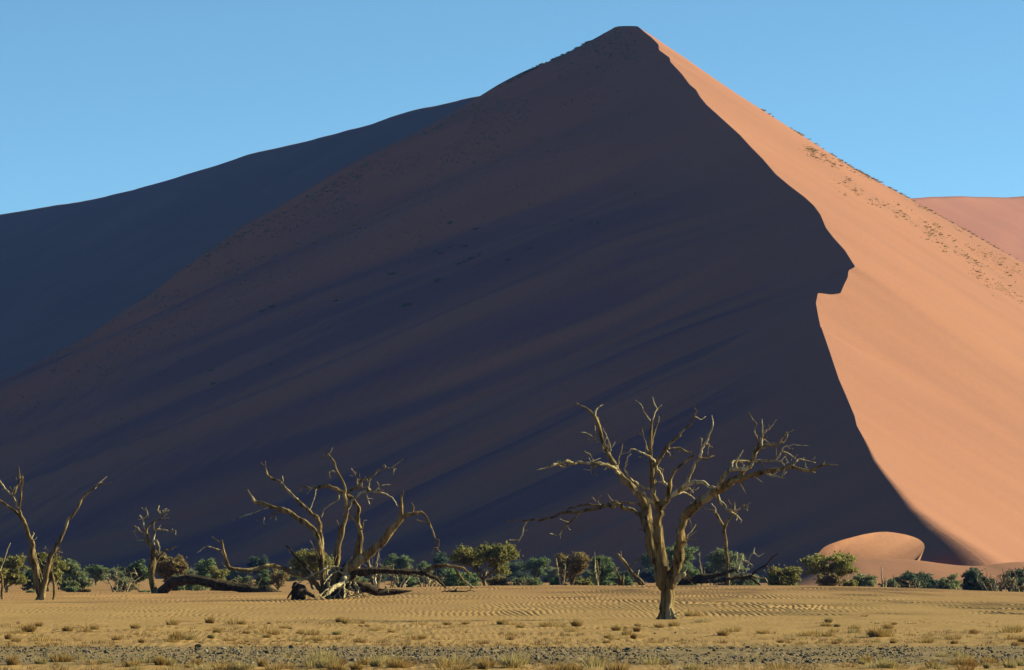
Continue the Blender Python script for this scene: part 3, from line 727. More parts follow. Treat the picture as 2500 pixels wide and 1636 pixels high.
for pts, r_ in [
    ([(735, 570), (690, 595), (665, 625)], (8, 4)), ([(650, 535), (560, 570), (480, 595), (375, 635)], (7, 2)), ([(690, 580), (620, 610), (555, 640)], (5, 2)),
    ([(1172, 262), (1130, 258), (1110, 290)], (7, 3)), ([(1192, 770), (1198, 700), (1180, 635)], (7, 4)), ([(1020, 395), (1005, 470), (975, 550)], (6, 3)),
    ([(1197, 442), (1185, 480), (1130, 515), (1085, 550), (1062, 610)], (8, 4)), ([(1330, 652), (1290, 610), (1235, 588)], (10, 6)), ([(1375, 710), (1393, 635)], (6, 3)),
    ([(1480, 412), (1520, 370), (1590, 360)], (7, 4)), ([(1412, 415), (1415, 460), (1435, 510)], (5, 2)), ([(1347, 372), (1335, 300), (1295, 235)], (9, 4)), ([(1425, 385), (1445, 310)], (8, 5)),
    ([(1340, 388), (1430, 382)], (8, 6)), ([(1940, 785), (1935, 830), (1915, 895)], (5, 2)), ([(1765, 582), (1778, 545), (1762, 500)], (8, 4)), ([(1895, 650), (1850, 650), (1800, 632)], (6, 2)),
    ([(300, 885), (250, 860), (165, 840), (100, 885)], (9, 3)), ([(288, 815), (250, 790), (212, 762)], (5, 3)), ([(340, 1002), (305, 1020)], (7, 3)),
    ([(1062, 970), (1020, 880), (1000, 840), (975, 795)], (7, 4)), ([(1195, 850), (1150, 990)], (4, 2)), ([(1560, 232), (1552, 205)], (4, 2)), ([(745, 345), (760, 350)], (4, 2)), ([(1610, 225), (1640, 240)], (4, 2)),
    ([(1900, 1070), (1950, 1110), (1990, 1155)], (7, 4)), ([(1750, 1050), (1830, 1075), (1900, 1120)], (6, 3))]:
    W.limb(pts, r_)
for pts, r_ in [
    ([(1300, 1090), (1270, 1180), (1255, 1235)], (11, 6)), ([(1310, 1120), (1345, 1180), (1340, 1228)], (9, 5)), ([(1260, 1012), (1180, 995), (1090, 1010), (1010, 1050), (930, 1090), (860, 1140)], (12, 5)),
    ([(1280, 1060), (1190, 1030), (1130, 1060), (1080, 1130)], (9, 4)), ([(1200, 1160), (1260, 1190), (1300, 1228)], (9, 5)), ([(1180, 1150), (1130, 1190), (1060, 1240)], (11, 5)), ([(1240, 1140), (1235, 1240)], (9, 6)),
    ([(1100, 970), (1105, 1090), (1120, 1180)], (9, 8)), ([(1250, 1005), (1275, 960), (1300, 920)], (11, 6)), ([(1200, 1175), (1160, 1240)], (9, 5)), ([(1215, 1140), (1190, 1200), (1130, 1238)], (8, 5)), ([(1280, 1150), (1330, 1200), (1350, 1235)], (8, 4)),
    ([(1150, 1165), (1090, 1180), (1030, 1238)], (8, 4)), ([(1240, 1160), (1290, 1215), (1320, 1240)], (7, 4)), ([(1170, 1180), (1200, 1215), (1220, 1245)], (7, 4)), ([(1320, 1120), (1350, 1160), (1400, 1235)], (7, 4)), ([(1560, 1150), (1580, 1195)], (8, 6))]:
    W.limb(pts, r_, M_BLEACH, 'root', dz=random.uniform(-1.2, -0.5))
stubs(W, 110, 5, 22, 32)
st = Wood('burnt_stump', 'squat dark broken stump leaning beside the roots of the collapsed tree', 'stump', D2 - 1.5, Z2, (885, 1240), 15, 0.3)
st.limb([(890, 1262, 62), (884, 1235, 60), (880, 1200, 56), (872, 1165, 48), (862, 1135, 34), (850, 1120, 16)], mat=M_DARKWOOD, dz=0.0, flat=True, sides=20)
st.limb([(860, 1150), (835, 1180), (800, 1240)], (12, 6), M_DARKWOOD, dz=-0.3)
st.limb([(905, 1180), (950, 1200), (1000, 1225)], (22, 14), M_DARKWOOD, 'root', dz=-0.3)

# --- bowed log with the twisted upright limb
D3 = on_ground(385, 1449)
ID = lambda p: (p[0], p[1])
W = Wood('bowed_dead_tree', 'dead tree with a dark bowed trunk lying along the sand and one twisted upright stem', 'dead tree', D3, ID, (382, 1449), 6, 0.4)
W.limb([(372, 1456, 10), (386, 1449, 13), (404, 1438, 14.5), (428, 1423, 13.5), (455, 1418, 12.5), (497, 1423, 13), (540, 1431, 13), (570, 1436, 12), (608, 1438, 12), (640, 1443, 13), (664, 1447, 12), (690, 1455, 9)], mat=M_DARKWOOD, dz=-0.12, sides=20)
W.tf = Z3; W.sc = .25694
W.limb([(1485, 1372, 36), (1455, 1290, 36), (1441, 1200, 36), (1445, 1100, 36), (1450, 1020, 33), (1440, 940, 28), (1420, 870, 24), (1400, 820, 20), (1386, 790, 14), (1392, 740, 10), (1430, 700, 9), (1500, 660, 7), (1540, 650, 5), (1600, 640, 3)], mat=M_BARK, dz=0.15, top=True)
W.limb([(1460, 985, 15), (1460, 870, 14), (1470, 780, 11), (1490, 745, 10), (1540, 750, 9), (1620, 770, 8), (1640, 745, 4)], mat=M_BLEACH)
W.limb([(1448, 868, 14), (1490, 868, 12), (1515, 910, 10), (1510, 960, 8), (1490, 990, 6)], mat=M_BLEACH)
W.limb([(1470, 1075, 13), (1520, 1000, 12), (1590, 950, 11), (1640, 930, 9), (1685, 912, 4)], mat=M_BARK)
for pts, r_ in [([(1382, 792), (1340, 770), (1310, 730)], (10, 4)), ([(1378, 745), (1360, 680), (1365, 650), (1405, 610), (1385, 540)], (7, 3)), ([(1360, 655), (1330, 615)], (4, 3)),
    ([(1405, 855), (1350, 850), (1310, 850), (1285, 800), (1270, 765)], (9, 3)), ([(1638, 762), (1670, 760), (1668, 800)], (6, 3)), ([(1465, 780), (1460, 700), (1480, 640), (1510, 590), (1485, 550)], (7, 3)), ([(1540, 645), (1545, 575)], (5, 3)), ([(1310, 735), (1280, 715)], (4, 2))]:
    W.limb(pts, r_)

stubs(W, 30, 5, 16, 33)
# --- double-stemmed tree at the left edge
D4 = on_ground(100, 1465)
W = Wood('forked_dead_tree', 'leaning dead tree forking into two bare stems near the left edge', 'dead tree', D4, Z3, (390, 1418), 8, 0.4)
W.limb([(388, 1440, 44), (384, 1400, 40), (372, 1320, 38), (345, 1200, 38), (320, 1080, 39), (310, 990, 36), (295, 900, 30), (270, 820, 26), (245, 740, 24), (220, 670, 22), (195, 620, 20), (160, 590, 17), (120, 560, 16), (60, 520, 14), (0, 480, 13), (-60, 440, 10), (-130, 380, 6)], mat=M_BARK, dz=0.1, sides=18)
W.limb([(396, 1440, 28), (402, 1400, 26), (412, 1330, 27), (432, 1220, 29), (455, 1100, 28), (480, 1000, 26), (520, 930, 22), (560, 870, 18), (600, 790, 16), (630, 710, 15), (650, 650, 15), (690, 610, 14), (740, 550, 13), (765, 490, 14), (775, 455, 13), (820, 410, 12), (880, 370, 10), (930, 330, 7), (1050, 305, 3)], mat=M_BARK, dz=-0.1)
W.limb([(200, 640, 16), (185, 560, 14), (190, 480, 12), (200, 380, 12), (205, 310, 14), (214, 250, 14)], mat=M_BARK, flat=True)
W.limb([(163, 535, 11), (140, 470, 10), (110, 430, 10), (60, 370, 9), (0, 285, 8), (-50, 230, 5)], mat=M_BLEACH)
W.limb([(122, 425, 9), (150, 370, 9), (175, 310, 10), (185, 220, 9), (177, 150, 5)], mat=M_BARK)
for pts, r_ in [([(110, 410), (125, 365), (155, 340)], (12, 8)), ([(298, 870), (310, 820), (325, 790)], (15, 6)), ([(905, 355), (930, 320), (1010, 250)], (7, 3)), ([(500, 985), (540, 950), (560, 920)], (6, 3)), ([(510, 975), (545, 950), (565, 940)], (5, 2.5)), ([(470, 1010), (455, 950), (430, 915)], (6, 3)), ([(440, 1060), (400, 1040), (370, 1075)], (5, 3)), ([(420, 1280), (370, 1100), (330, 940)], (4, 2))]:
    W.limb(pts, r_, M_BLEACH)
stubs(W, 40, 5, 16, 34)
W = Wood('slender_dead_trunk', 'slender pale dead trunk just right of the forked tree at the left edge', 'dead tree', D4 + 1, Z3, (512, 1416), 9, 0.4)
W.limb([(512, 1435, 22), (514, 1400, 18), (516, 1300, 14), (502, 1200, 13), (492, 1120, 12), (495, 1050, 10), (482, 980, 7)], mat=M_BARK, dz=0.1)
for pts, r_ in [([(520, 1300), (550, 1230), (585, 1190)], (5, 2)), ([(498, 1180), (480, 1120), (470, 1080)], (6, 3)), ([(495, 1060), (520, 1010), (560, 975)], (5, 2))]:
    W.limb(pts, r_, M_BLEACH)
W = Wood('edge_dead_tree', 'thin dead tree cut off by the left edge of the view', 'dead tree', D4 + 4, Z3, (22, 1414), 10, 0.4)
W.limb([(22, 1430, 15), (22, 1300, 13), (12, 1180, 11), (-20, 1100, 9), (-60, 1000, 6)], mat=M_BARK, dz=0.1)
W.limb([(0, 1140, 9), (40, 1040, 8), (65, 960, 6), (98, 880, 3)], mat=M_BLEACH)
W.limb([(20, 1330), (50, 1290), (75, 1270)], (5, 3), M_BLEACH)

# --- slim tree and fallen limbs behind the swell, right of the big trunk
W = Wood('slim_forked_tree', 'slim straight dead tree with a small fork rising behind the large fallen limb', 'dead tree', 262, Z1, (1528, 1310), 12, 0.4)
W.limb([(1530, 1330, 16), (1526, 1240, 14), (1520, 1120, 13), (1510, 1000, 13), (1502, 910, 14), (1488, 875, 12), (1465, 830, 10), (1440, 790, 8), (1400, 780, 5), (1365, 770, 3)], mat=M_BARK, dz=0.1)
W.limb([(1506, 900, 11), (1530, 840, 9), (1562, 815, 6), (1585, 795, 3)], mat=M_BARK)
W.limb([(1440, 800), (1445, 765)], (6, 4)); W.limb([(1440, 765), (1420, 738)], (4, 2)); W.limb([(1365, 770), (1280, 730)], (3, 1.5))
W = Wood('fallen_limb', 'large dark fallen limb with pale upturned branches lying right of the tall tree', 'dead tree', 256, Z5, (300, 880), 13, 0.3)
W.limb([(-140, 900, 62), (0, 820, 56), (150, 775, 50), (300, 725, 45), (450, 720, 35), (600, 682, 30), (740, 632, 22), (820, 680, 16), (880, 745, 14), (940, 840, 8)], mat=M_DARKWOOD, dz=0.05)
W.limb([(200, 790, 34), (300, 785, 32), (450, 785, 30), (600, 772, 28), (780, 742, 26), (950, 732, 24), (1020, 680, 20), (1100, 610, 18), (1190, 570, 15), (1240, 500, 13), (1300, 440, 10), (1360, 400, 5)], mat=M_DARKWOOD, dz=-0.1)
W.limb([(1180, 578, 14), (1260, 600, 13), (1330, 650, 11), (1400, 670, 9), (1455, 720, 5)], mat=M_BARK)
W.limb([(700, 740, 18), (760, 705, 20), (830, 692, 18), (900, 690, 15), (980, 692, 11)], mat=M_BLEACH, dz=-0.5)
W.limb([(795, 650, 13), (830, 560, 12), (860, 480, 12), (870, 400, 4)], mat=M_BLEACH)
W.limb([(858, 482, 15), (920, 520, 13), (1000, 565, 6)], mat=M_BLEACH)
W.limb([(940, 520, 10), (980, 430, 9), (1025, 400, 9), (1080, 440, 9), (1120, 430, 7), (1160, 400, 3)], mat=M_BLEACH)
W.limb([(1000, 710, 13), (1060, 730, 11), (1130, 745, 9), (1180, 745, 7), (1215, 800, 3)], mat=M_BLEACH)
W.limb([(960, 740, 22), (1060, 800, 17), (1170, 890, 9)], mat=M_DARKWOOD)
for pts, r_ in [([(1022, 402), (1030, 330)], (6, 3)), ([(400, 770), (425, 830), (440, 890)], (13, 10)), ([(315, 730), (345, 760), (372, 810)], (15, 10)), ([(520, 770), (550, 820), (600, 810)], (8, 6)), ([(915, 640), (945, 560)], (6, 3)), ([(300, 760), (290, 880)], (10, 8)), ([(740, 640), (780, 560), (790, 390)], (6, 3)), ([(1080, 800), (1100, 880)], (8, 6))]:
    W.limb(pts, r_, M_BLEACH)
W = Wood('snapped_stem', 'dark snapped dead stem leaning left behind the sand swell beside the tall tree', 'dead tree', 264, Z1, (965, 1300), 14, 0.3)
W.limb([(1010, 1320, 22), (975, 1265, 18), (940, 1222, 15), (890, 1170, 13), (850, 1112, 12), (818, 1068, 9)], mat=M_BARK, dz=0.2)
W.limb([(838, 1098), (834, 1045)], (6, 3)); W.limb([(888, 1168), (930, 1112), (1000, 1060)], (4.5, 2))
W.limb([(940, 1225), (952, 1170)], (6, 4))
W = Wood('forked_stub', 'short V shaped dead stub behind the sand swell left of the snapped stem', 'dead tree', 266, Z1, (845, 1300), 16, 0.3)
W.limb([(850, 1320, 12), (842, 1262, 10), (815, 1200, 8), (797, 1150, 6)], mat=M_BARK, dz=0.1)
W.limb([(846, 1265, 8), (852, 1200, 7)], mat=M_BARK)
W = Wood('fallen_twig', 'small dark fallen branch lying flat on the swell right of the collapsed tree', 'branch', on_ground(1110, 1446), Z6, (1980, 945), 17, 0.2)
W.limb([(1800, 938, 6), (1860, 925, 9), (1920, 918, 13), (1990, 922, 19), (2050, 932, 12), (2140, 935, 9), (2210, 912, 6), (2278, 938, 4)], mat=M_DARKWOOD, dz=0.1)
W.limb([(1995, 920), (2025, 880)], (9, 3), M_DARKWOOD); W.limb([(2150, 935), (2230, 945)], (5, 3), M_DARKWOOD); W.limb([(1990, 925), (1960, 960)], (10, 5), M_DARKWOOD)

# ------------------------------------------------------------------ living bushes and trees of the wash
def gz(x, y): return float(zg0(np.array([x]), np.array([y]))[0])

def leaves(rng, clumps, n, size):
    """clumps: (k,4) centre+radius; n small rhombic leaf sprays spread over them"""
    w_ = clumps[:, 3] ** 2; idx = rng.choice(len(clumps), n, p=w_ / w_.sum())
    c = clumps[idx]
    v = rng.normal(size=(n, 3)); v /= np.linalg.norm(v, axis=1)[:, None]
    v[:, 2] = np.where(v[:, 2] < -0.25, -v[:, 2] * 0.5, v[:, 2])
    rad = c[:, 3] * (0.5 + 0.55 * rng.random(n) ** 0.7 + np.where(rng.random(n) < .14, rng.uniform(0, .9, n), 0))
    p = c[:, :3] + v * rad[:, None] * np.array([1, 1, 0.8])
    a = rng.normal(size=(n, 3)) + v * 0.8; a /= np.linalg.norm(a, axis=1)[:, None]
    b = np.cross(a, rng.normal(size=(n, 3))); b /= np.linalg.norm(b, axis=1)[:, None] + 1e-9
    s_ = size * rng.uniform(0.6, 1.5, n)
    a *= s_[:, None]; b *= (s_ * rng.uniform(0.35, 0.6, n))[:, None]
    V = np.stack([p - a, p + b, p + a, p - b], 1).reshape(-1, 3)
    Q = np.arange(4 * n).reshape(-1, 4)
    return V, Q

def crown_clumps(rng, kind, w, h):
    """sprig centres filling a crown of width w and height h standing on z = 0"""
    out = []
    dep = w * rng.uniform(0.75, 1.0)
    if kind == 'umbrella':
        nb = 9
        blobs = [(rng.uniform(-.36, .36) * w, rng.uniform(-.36, .36) * dep, h * rng.uniform(.66, .82), w * rng.uniform(.13, .2), h * rng.uniform(.13, .19)) for _ in range(nb)]
        blobs += [(0.30 * w, 0, h * .58, w * .16, h * .18), (-0.34 * w, 0, h * .72, w * .13, h * .14), (0.1 * w, 0, h * .8, w * .2, h * .16)]
    elif kind == 'tree':
        blobs = [(rng.uniform(-.34, .34) * w, rng.uniform(-.34, .34) * dep, h * rng.uniform(.5, .84), w * rng.uniform(.13, .22), h * rng.uniform(.12, .18)) for _ in range(11)]
        blobs += [(rng.uniform(-.3, .3) * w, 0, h * rng.uniform(.3, .5), w * .14, h * .1) for _ in range(3)]
    elif kind == 'low':
        blobs = [(rng.uniform(-.36, .36) * w, rng.uniform(-.36, .36) * dep, h * rng.uniform(.2, .62), w * rng.uniform(.14, .22), h * rng.uniform(.22, .36)) for _ in range(8)]
    else:   # dome to the ground
        blobs = []
        for _ in range(24):
            t = rng.uniform(0.04, .86); e = math.sqrt(max(0.05, 1 - (t / 0.98) ** 2.4))
            ang = rng.uniform(0, 6.28); rr_ = e * .40 * rng.uniform(.35, 1)
            blobs.append((math.cos(ang) * rr_ * w, math.sin(ang) * rr_ * dep, t * h * .95, w * rng.uniform(.11, .2), h * rng.uniform(.10, .17)))
    area = 0
    for (x, y, z, r, rz) in blobs:
        m = max(7, int(26 * (r * rz) / (0.03 * w * h) * 0.55))
        v = rng.normal(size=(m, 3)); v /= np.linalg.norm(v, axis=1)[:, None]
        rad = rng.uniform(.55, 1.12, m)
        cc = np.stack([x + v[:, 0] * r * rad, y + v[:, 1] * r * rad, z + v[:, 2] * rz * rad, np.full(m, 0.055 * (w + h)) * rng.uniform(.55, 1.25, m)], 1)
        out.append(cc)
    c = np.concatenate(out)
    keep = (c[:, 2] > 0.03 * h) & (vnoise(c[:, 0] / (0.18 * w) + 9, c[:, 2] / (0.18 * h) + c[:, 1]) > (-0.12 if kind in ('tree', 'umbrella') else -0.24))
    c = c[keep]
    c[:, 2] *= h / max(0.5, (c[:, 2] + 0.7 * c[:, 3]).max())
    return c, blobs

def bush(px0, px1, top, D, kind, leaf, label, seed, name=None, group='bushes and trees along the dry river', sparse=1.0, cat_=None):
    rng = np.random.default_rng(seed)
    xm = ((px0 + px1) / 2 - CX) / F * D
    zb = gz(xm, D) - 0.03
    w_ = (px1 - px0) / F * D; h_ = EYE + (HY - top) / F * D - zb
    tree = kind in ('umbrella', 'tree')
    root = tag(empty(name or ('thorn_tree' if tree else 'thorn_bush'), (xm, D, zb)), label, cat_ or ('tree' if tree else 'bush'), group)
    c, blobs = crown_clumps(rng, kind, w_, h_)
    n = int(min(9500, 2600 + 520 * w_ * h_) * sparse)
    V, Q = leaves(rng, c, n, 0.07 + 0.005 * (w_ + h_))
    V[:, 2] = np.maximum(V[:, 2], 0.02)
    mesh_obj('crown' if tree else 'foliage', V, Q, M_LEAF[leaf], root, shade=False)
    # stems
    nst = {'umbrella': 6, 'tree': 7, 'low': 5}.get(kind, 6)
    trunks = []
    if tree:
        base_r = 0.035 * h_ + 0.03
        fork = np.array([rng.uniform(-.03, .03) * w_, 0, h_ * (0.24 if kind == 'umbrella' else 0.14)])
        P, R = resample([(0, 0, -0.1), fork * 0.5 + [0.03 * w_, 0, 0], fork], [base_r * 1.2, base_r, base_r * .9], 0.15)
        V, T = tube_mesh('', [tube(P, R, 9, rng)], None)
        mesh_obj('trunk', V, T, M_STEM, root)
        start = fork; r0 = base_r * .62
    else:
        start = np.array([0, 0, -0.05]); r0 = 0.02 * h_ + 0.015
    pts_ = sorted(blobs, key=lambda b: rng.random())[:nst]
    for b in pts_:
        e = np.array([b[0], b[1], b[2]])
        st0 = start + (0 if tree else np.array([rng.normal(0, .06) * w_, rng.normal(0, .06) * w_, 0]))
        mid = st0 * .5 + e * .5 + rng.normal(0, .04, 3) * w_ * np.array([1, 1, .3]) + np.array([-(e[0] - st0[0]) * .12, 0, 0])
        P, R = resample([st0, mid, e], [r0, r0 * .7, r0 * .25], 0.2)
        tl = [tube(P, R, 6, rng)]
        for _ in range(2):
            j = rng.integers(len(P) // 3, len(P) - 1); q_ = P[j] + rng.normal(0, .09, 3) * w_ + np.array([0, 0, .08 * h_])
            P2, R2 = resample([P[j], (P[j] + q_) / 2 + rng.normal(0, .02, 3) * w_, q_], [R[j] * .7, R[j] * .5, R[j] * .2], 0.25)
            tl.append(tube(P2, R2, 5, rng))
        V, T = tube_mesh('', tl, None)
        mesh_obj('limb' if tree else 'stem', V, T, M_STEM, root)
    return root

def dead_shrub(px0, px1, top, D, label, seed, nst=9, mat=None, name='dead_shrub', upright=False, group='dead shrubs along the dry river'):
    rng = np.random.default_rng(seed)
    xm = ((px0 + px1) / 2 - CX) / F * D
    zb = gz(xm, D) - 0.03
    w_ = (px1 - px0) / F * D; h_ = EYE + (HY - top) / F * D - zb
    root = tag(empty(name, (xm, D, zb)), label, 'dead shrub', group)
    for i in range(nst):
        f = (i + .5) / nst * 2 - 1
        b0 = np.array([f * w_ * (.10 if upright else .22) + rng.normal(0, .03) * w_, rng.normal(0, .15) * w_, -0.05])
        hh = h_ * (rng.uniform(.75, 1.0) if i % 3 == 0 else rng.uniform(.35, .85))
        e = np.array([f * w_ * .48 + rng.normal(0, .06) * w_, rng.normal(0, .25) * w_, hh])
        m1 = b0 * .6 + e * .4 + rng.normal(0, .07, 3) * w_ * (0.4 if upright else 1); m1[2] = abs(m1[2]) + 0.05 * h_
        m2 = b0 * .25 + e * .75 + rng.normal(0, .08, 3) * w_ * (0.4 if upright else 1); m2[2] = min(abs(m2[2]), h_ * .95)
        r0 = (0.022 * h_ + 0.012) * rng.uniform(.6, 1.2)
        P, R = resample([b0, m1, m2, e], [r0, r0 * .8, r0 * .55, r0 * .2], 0.12)
        tl = [tube(P, R, 6, rng, kink=.6)]
        for _ in range(4):
            j = rng.integers(len(P) // 4, len(P) - 1)
            q_ = P[j] + rng.normal(0, 1, 3) * np.array([.13 * w_, .13 * w_, .12 * h_]) + np.array([0, 0, .06 * h_]); q_[2] = np.clip(q_[2], 0.05, h_)
            mm_ = (P[j] + q_) / 2 + rng.normal(0, .03, 3) * w_
            P2, R2 = resample([P[j], mm_, q_], [R[j] * .75, R[j] * .55, R[j] * .2 + .003], 0.15)
            tl.append(tube(P2, R2, 5, rng, kink=.6))
            if rng.random() < .6:
                q3 = P2[len(P2) // 2] + rng.normal(0, .07, 3) * w_; q3[2] = np.clip(q3[2], .05, h_)
                P3_, R3_ = resample([P2[len(P2) // 2], q3], [.012, .006], 0.2); tl.append(tube(P3_, R3_, 4, rng))
        V, T = tube_mesh('', tl, None)
        mesh_obj('stem', V, T, mat or (M_BLEACH if rng.random() < .55 else M_STEM), root)
    return root

B = bush
B(-45, 72, 1356, 262, 'tree', 'olive', 'wide olive green thorn tree behind the thin dead tree at the left edge', 101)
B(78, 156, 1350, 275, 'tree', 'olive', 'tall olive thorn tree seen between the stems of the forked dead tree', 102)
B(136, 222, 1364, 290, 'dome', 'grey', 'big rounded grey green bush right of the slender dead trunk', 103)
B(52, 120, 1385, 300, 'dome', 'teal', 'low dark green bush behind the forked dead tree base', 104)
B(206, 262, 1378, 420, 'tree', 'green', 'small green tree between the big rounded bush and the pale dead thicket', 105)
B(296, 364, 1367, 330, 'tree', 'green', 'fresh green thorn tree left of the twisted upright stem', 106)
B(360, 458, 1344, 285, 'tree', 'brown', 'brownish open thorn tree right behind the twisted upright stem', 107, sparse=.6)
B(395, 456, 1398, 300, 'dome', 'grey', 'low grey green bush under the brownish open thorn tree', 141)
B(152, 200, 1431, 262, 'low', 'grey', 'low grey green bush on the sand right of the slender dead trunk', 108)
B(194, 220, 1434, 262, 'low', 'brown', 'low rusty brown bush on the small sand hump at left', 109)
B(338, 372, 1440, 252, 'low', 'grey', 'small grey bush at the foot of the twisted upright stem', 110)
B(66, 90, 1438, 258, 'low', 'grey', 'small grey bush at the left foot of the forked dead tree', 111)
B(474, 528, 1362, 330, 'dome', 'green', 'bright green bush above the middle of the bowed dark log', 112)
B(500, 562, 1381, 300, 'dome', 'olive', 'yellowish olive bush behind the bowed dark log', 113)
B(606, 660, 1356, 610, 'tree', 'teal', 'small shaded tree behind the arched pale limb', 114)
B(622, 662, 1392, 320, 'dome', 'green', 'small green bush seen under the arched pale limb', 115)
B(648, 712, 1389, 300, 'tree', 'brown', 'brown twiggy thorn tree under the arched pale limb', 116, sparse=.6)
B(708, 816, 1343, 285, 'tree', 'olive', 'round olive thorn tree behind the upright limbs of the collapsed tree', 117)
B(932, 1006, 1351, 560, 'tree', 'green', 'half shaded green tree right of the collapsed tree', 118)
B(880, 950, 1392, 585, 'dome', 'teal', 'dark bush behind the collapsed tree, right of its main limbs', 119)
B(1020, 1060, 1369, 555, 'dome', 'green', 'small green bush left of the dark dome behind the drooping branch', 120)
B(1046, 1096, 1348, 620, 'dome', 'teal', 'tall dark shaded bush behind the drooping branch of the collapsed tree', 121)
B(1056, 1174, 1385, 330, 'dome', 'green', 'broad green bush left of the umbrella shaped thorn tree', 122)
B(1104, 1256, 1329, 290, 'umbrella', 'olive', 'umbrella shaped thorn tree with forked trunk on the sand swell', 123)
B(1182, 1244, 1405, 284, 'dome', 'brown', 'brownish bush at the right foot of the umbrella shaped tree', 124)
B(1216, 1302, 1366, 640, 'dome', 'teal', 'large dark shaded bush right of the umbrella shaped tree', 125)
B(1272, 1344, 1361, 575, 'tree', 'green', 'green tree with sunlit tufts in the gap left of the brown thorn tree', 126)
B(1250, 1330, 1410, 300, 'low', 'grey', 'low grey thicket on the swell below the sunlit green tree', 127)
B(1330, 1380, 1404, 330, 'low', 'green', 'low green bush left of the brown thorn tree', 128)
B(1352, 1438, 1349, 285, 'tree', 'brown', 'brown and olive thorn tree with several pale stems, left of the tall dead tree', 129, sparse=.8)
B(1396, 1448, 1408, 290, 'low', 'olive', 'low olive bush right of the brown and olive thorn tree', 130)
B(1440, 1506, 1356, 330, 'dome', 'green', 'rounded green tree behind the slim bare pole', 131)
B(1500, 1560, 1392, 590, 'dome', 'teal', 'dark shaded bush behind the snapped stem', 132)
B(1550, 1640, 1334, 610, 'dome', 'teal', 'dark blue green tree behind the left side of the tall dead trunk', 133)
B(1610, 1700, 1328, 420, 'tree', 'green', 'high green tree seen through the fork of the tall dead tree', 134)
B(1632, 1704, 1378, 400, 'dome', 'green', 'lower green bush right of the tall dead trunk', 142)
B(1722, 1826, 1339, 430, 'dome', 'grey', 'rounded grey green tree behind the slim forked dead tree', 135)
B(1700, 1770, 1372, 610, 'dome', 'teal', 'dark bush left of the slim forked dead tree', 136)
B(1862, 1966, 1381, 290, 'dome', 'olive', 'olive bush right of the large fallen limb', 137)
B(1948, 2094, 1351, 285, 'tree', 'olive', 'largest spreading thorn tree on the swell, below the crescent dune', 138)
B(1990, 2050, 1400, 278, 'low', 'brown', 'brown undergrowth beneath the largest spreading thorn tree', 139)
B(2050, 2092, 1412, 280, 'low', 'olive', 'yellow green bush at the right foot of the largest thorn tree', 140)
B(2076, 2146, 1400, 300, 'dome', 'grey', 'low pale green bush right of the largest thorn tree', 143)
B(2144, 2192, 1413, 300, 'low', 'grey', 'small grey bush beside the two bare stems', 144)
B(2176, 2290, 1394, 330, 'dome', 'teal', 'wide dark green domed bush below the end of the great ridge', 145)
B(2276, 2346, 1401, 310, 'dome', 'grey', 'rounded grey bush between two dark green bushes at right', 146)
B(2338, 2428, 1384, 330, 'dome', 'teal', 'dark peaked bush left of the pale dead thicket at right', 147)
B(2424, 2530, 1386, 320, 'dome', 'teal', 'dark bush behind the pale dead thicket at the right edge', 148)
for j, (a_, b_, t_, d_) in enumerate([(20, 90, 1392, 620), (210, 280, 1396, 640), (250, 320, 1388, 600), (420, 490, 1386, 630), (540, 620, 1390, 610), (660, 740, 1392, 640), (800, 880, 1388, 620), (960, 1040, 1394, 610), (1180, 1240, 1390, 630), (1320, 1390, 1384, 620), (1420, 1470, 1388, 640), (1480, 1530, 1396, 620), (1660, 1740, 1392, 630), (1800, 1880, 1394, 640)]):
    B(a_, b_, t_, d_, 'dome', 'grey', 'dim shaded bush in the row far behind the sunlit thorn bushes', 160 + j, name='shaded_bush', group='dim shaded bushes at the dune foot')
for j, (a_, b_, t_, d_, lf, lb) in enumerate([(270, 330, 1408, 300, 'grey', 'pale grey bush behind the sprawling dead thicket at left'), (440, 500, 1412, 310, 'grey', 'pale grey bush just above the high bend of the bowed log'), (560, 626, 1406, 320, 'grey', 'pale grey bush behind the straight part of the bowed log'), (840, 900, 1404, 330, 'grey', 'pale grey bush behind the right leaning limb of the collapsed tree'), (960, 1030, 1404, 330, 'green', 'low green bush behind the bleached dead shrub'), (1776, 1866, 1402, 320, 'grey', 'pale grey bush behind the end of the large fallen limb'), (1500, 1548, 1406, 310, 'green', 'low green bush under the snapped stem')]):
    B(a_, b_, t_, d_, 'dome', lf, lb, 180 + j)
dead_shrub(244, 346, 1385, 258, 'sprawling pale dead thicket left of the twisted upright stem', 201, 15)
dead_shrub(880, 948, 1330, 262, 'slender dead shrub rising behind the right leaning limb of the collapsed tree', 202, 6, upright=True)
dead_shrub(926, 1008, 1368, 262, 'bleached dead shrub behind the long dark horizontal branch', 203, 9)
dead_shrub(1000, 1088, 1374, 264, 'tangled dead shrub near the end of the long dark horizontal branch', 204, 10)
dead_shrub(1446, 1472, 1342, 272, 'slim bare pole with short twigs left of the snapped stem', 205, 3, upright=True, name='bare_pole')
dead_shrub(1352, 1392, 1362, 274, 'pale bare stems in front of the brown and olive thorn tree', 206, 5, upright=True)
dead_shrub(1704, 1728, 1346, 275, 'thin bare sapling just left of the slim forked dead tree', 207, 3, upright=True)
dead_shrub(1610, 1660, 1352, 300, 'thin dead twigs seen through the fork of the tall dead tree', 208, 5, upright=True)
dead_shrub(2148, 2168, 1369, 272, 'two bare brown stems right of the largest thorn tree', 209, 3, upright=True)
dead_shrub(2172, 2198, 1394, 274, 'single curved pale stem left of the wide dark bush', 210, 2, upright=True)
dead_shrub(2196, 2262, 1408, 268, 'low dead scrub in front of the wide dark green bush', 211, 8)
dead_shrub(2386, 2470, 1392, 262, 'pale dead thicket in front of the dark bushes at right', 212, 14)
dead_shrub(2440, 2520, 1378, 262, 'pale dead thicket cut by the right edge of the view', 213, 12)
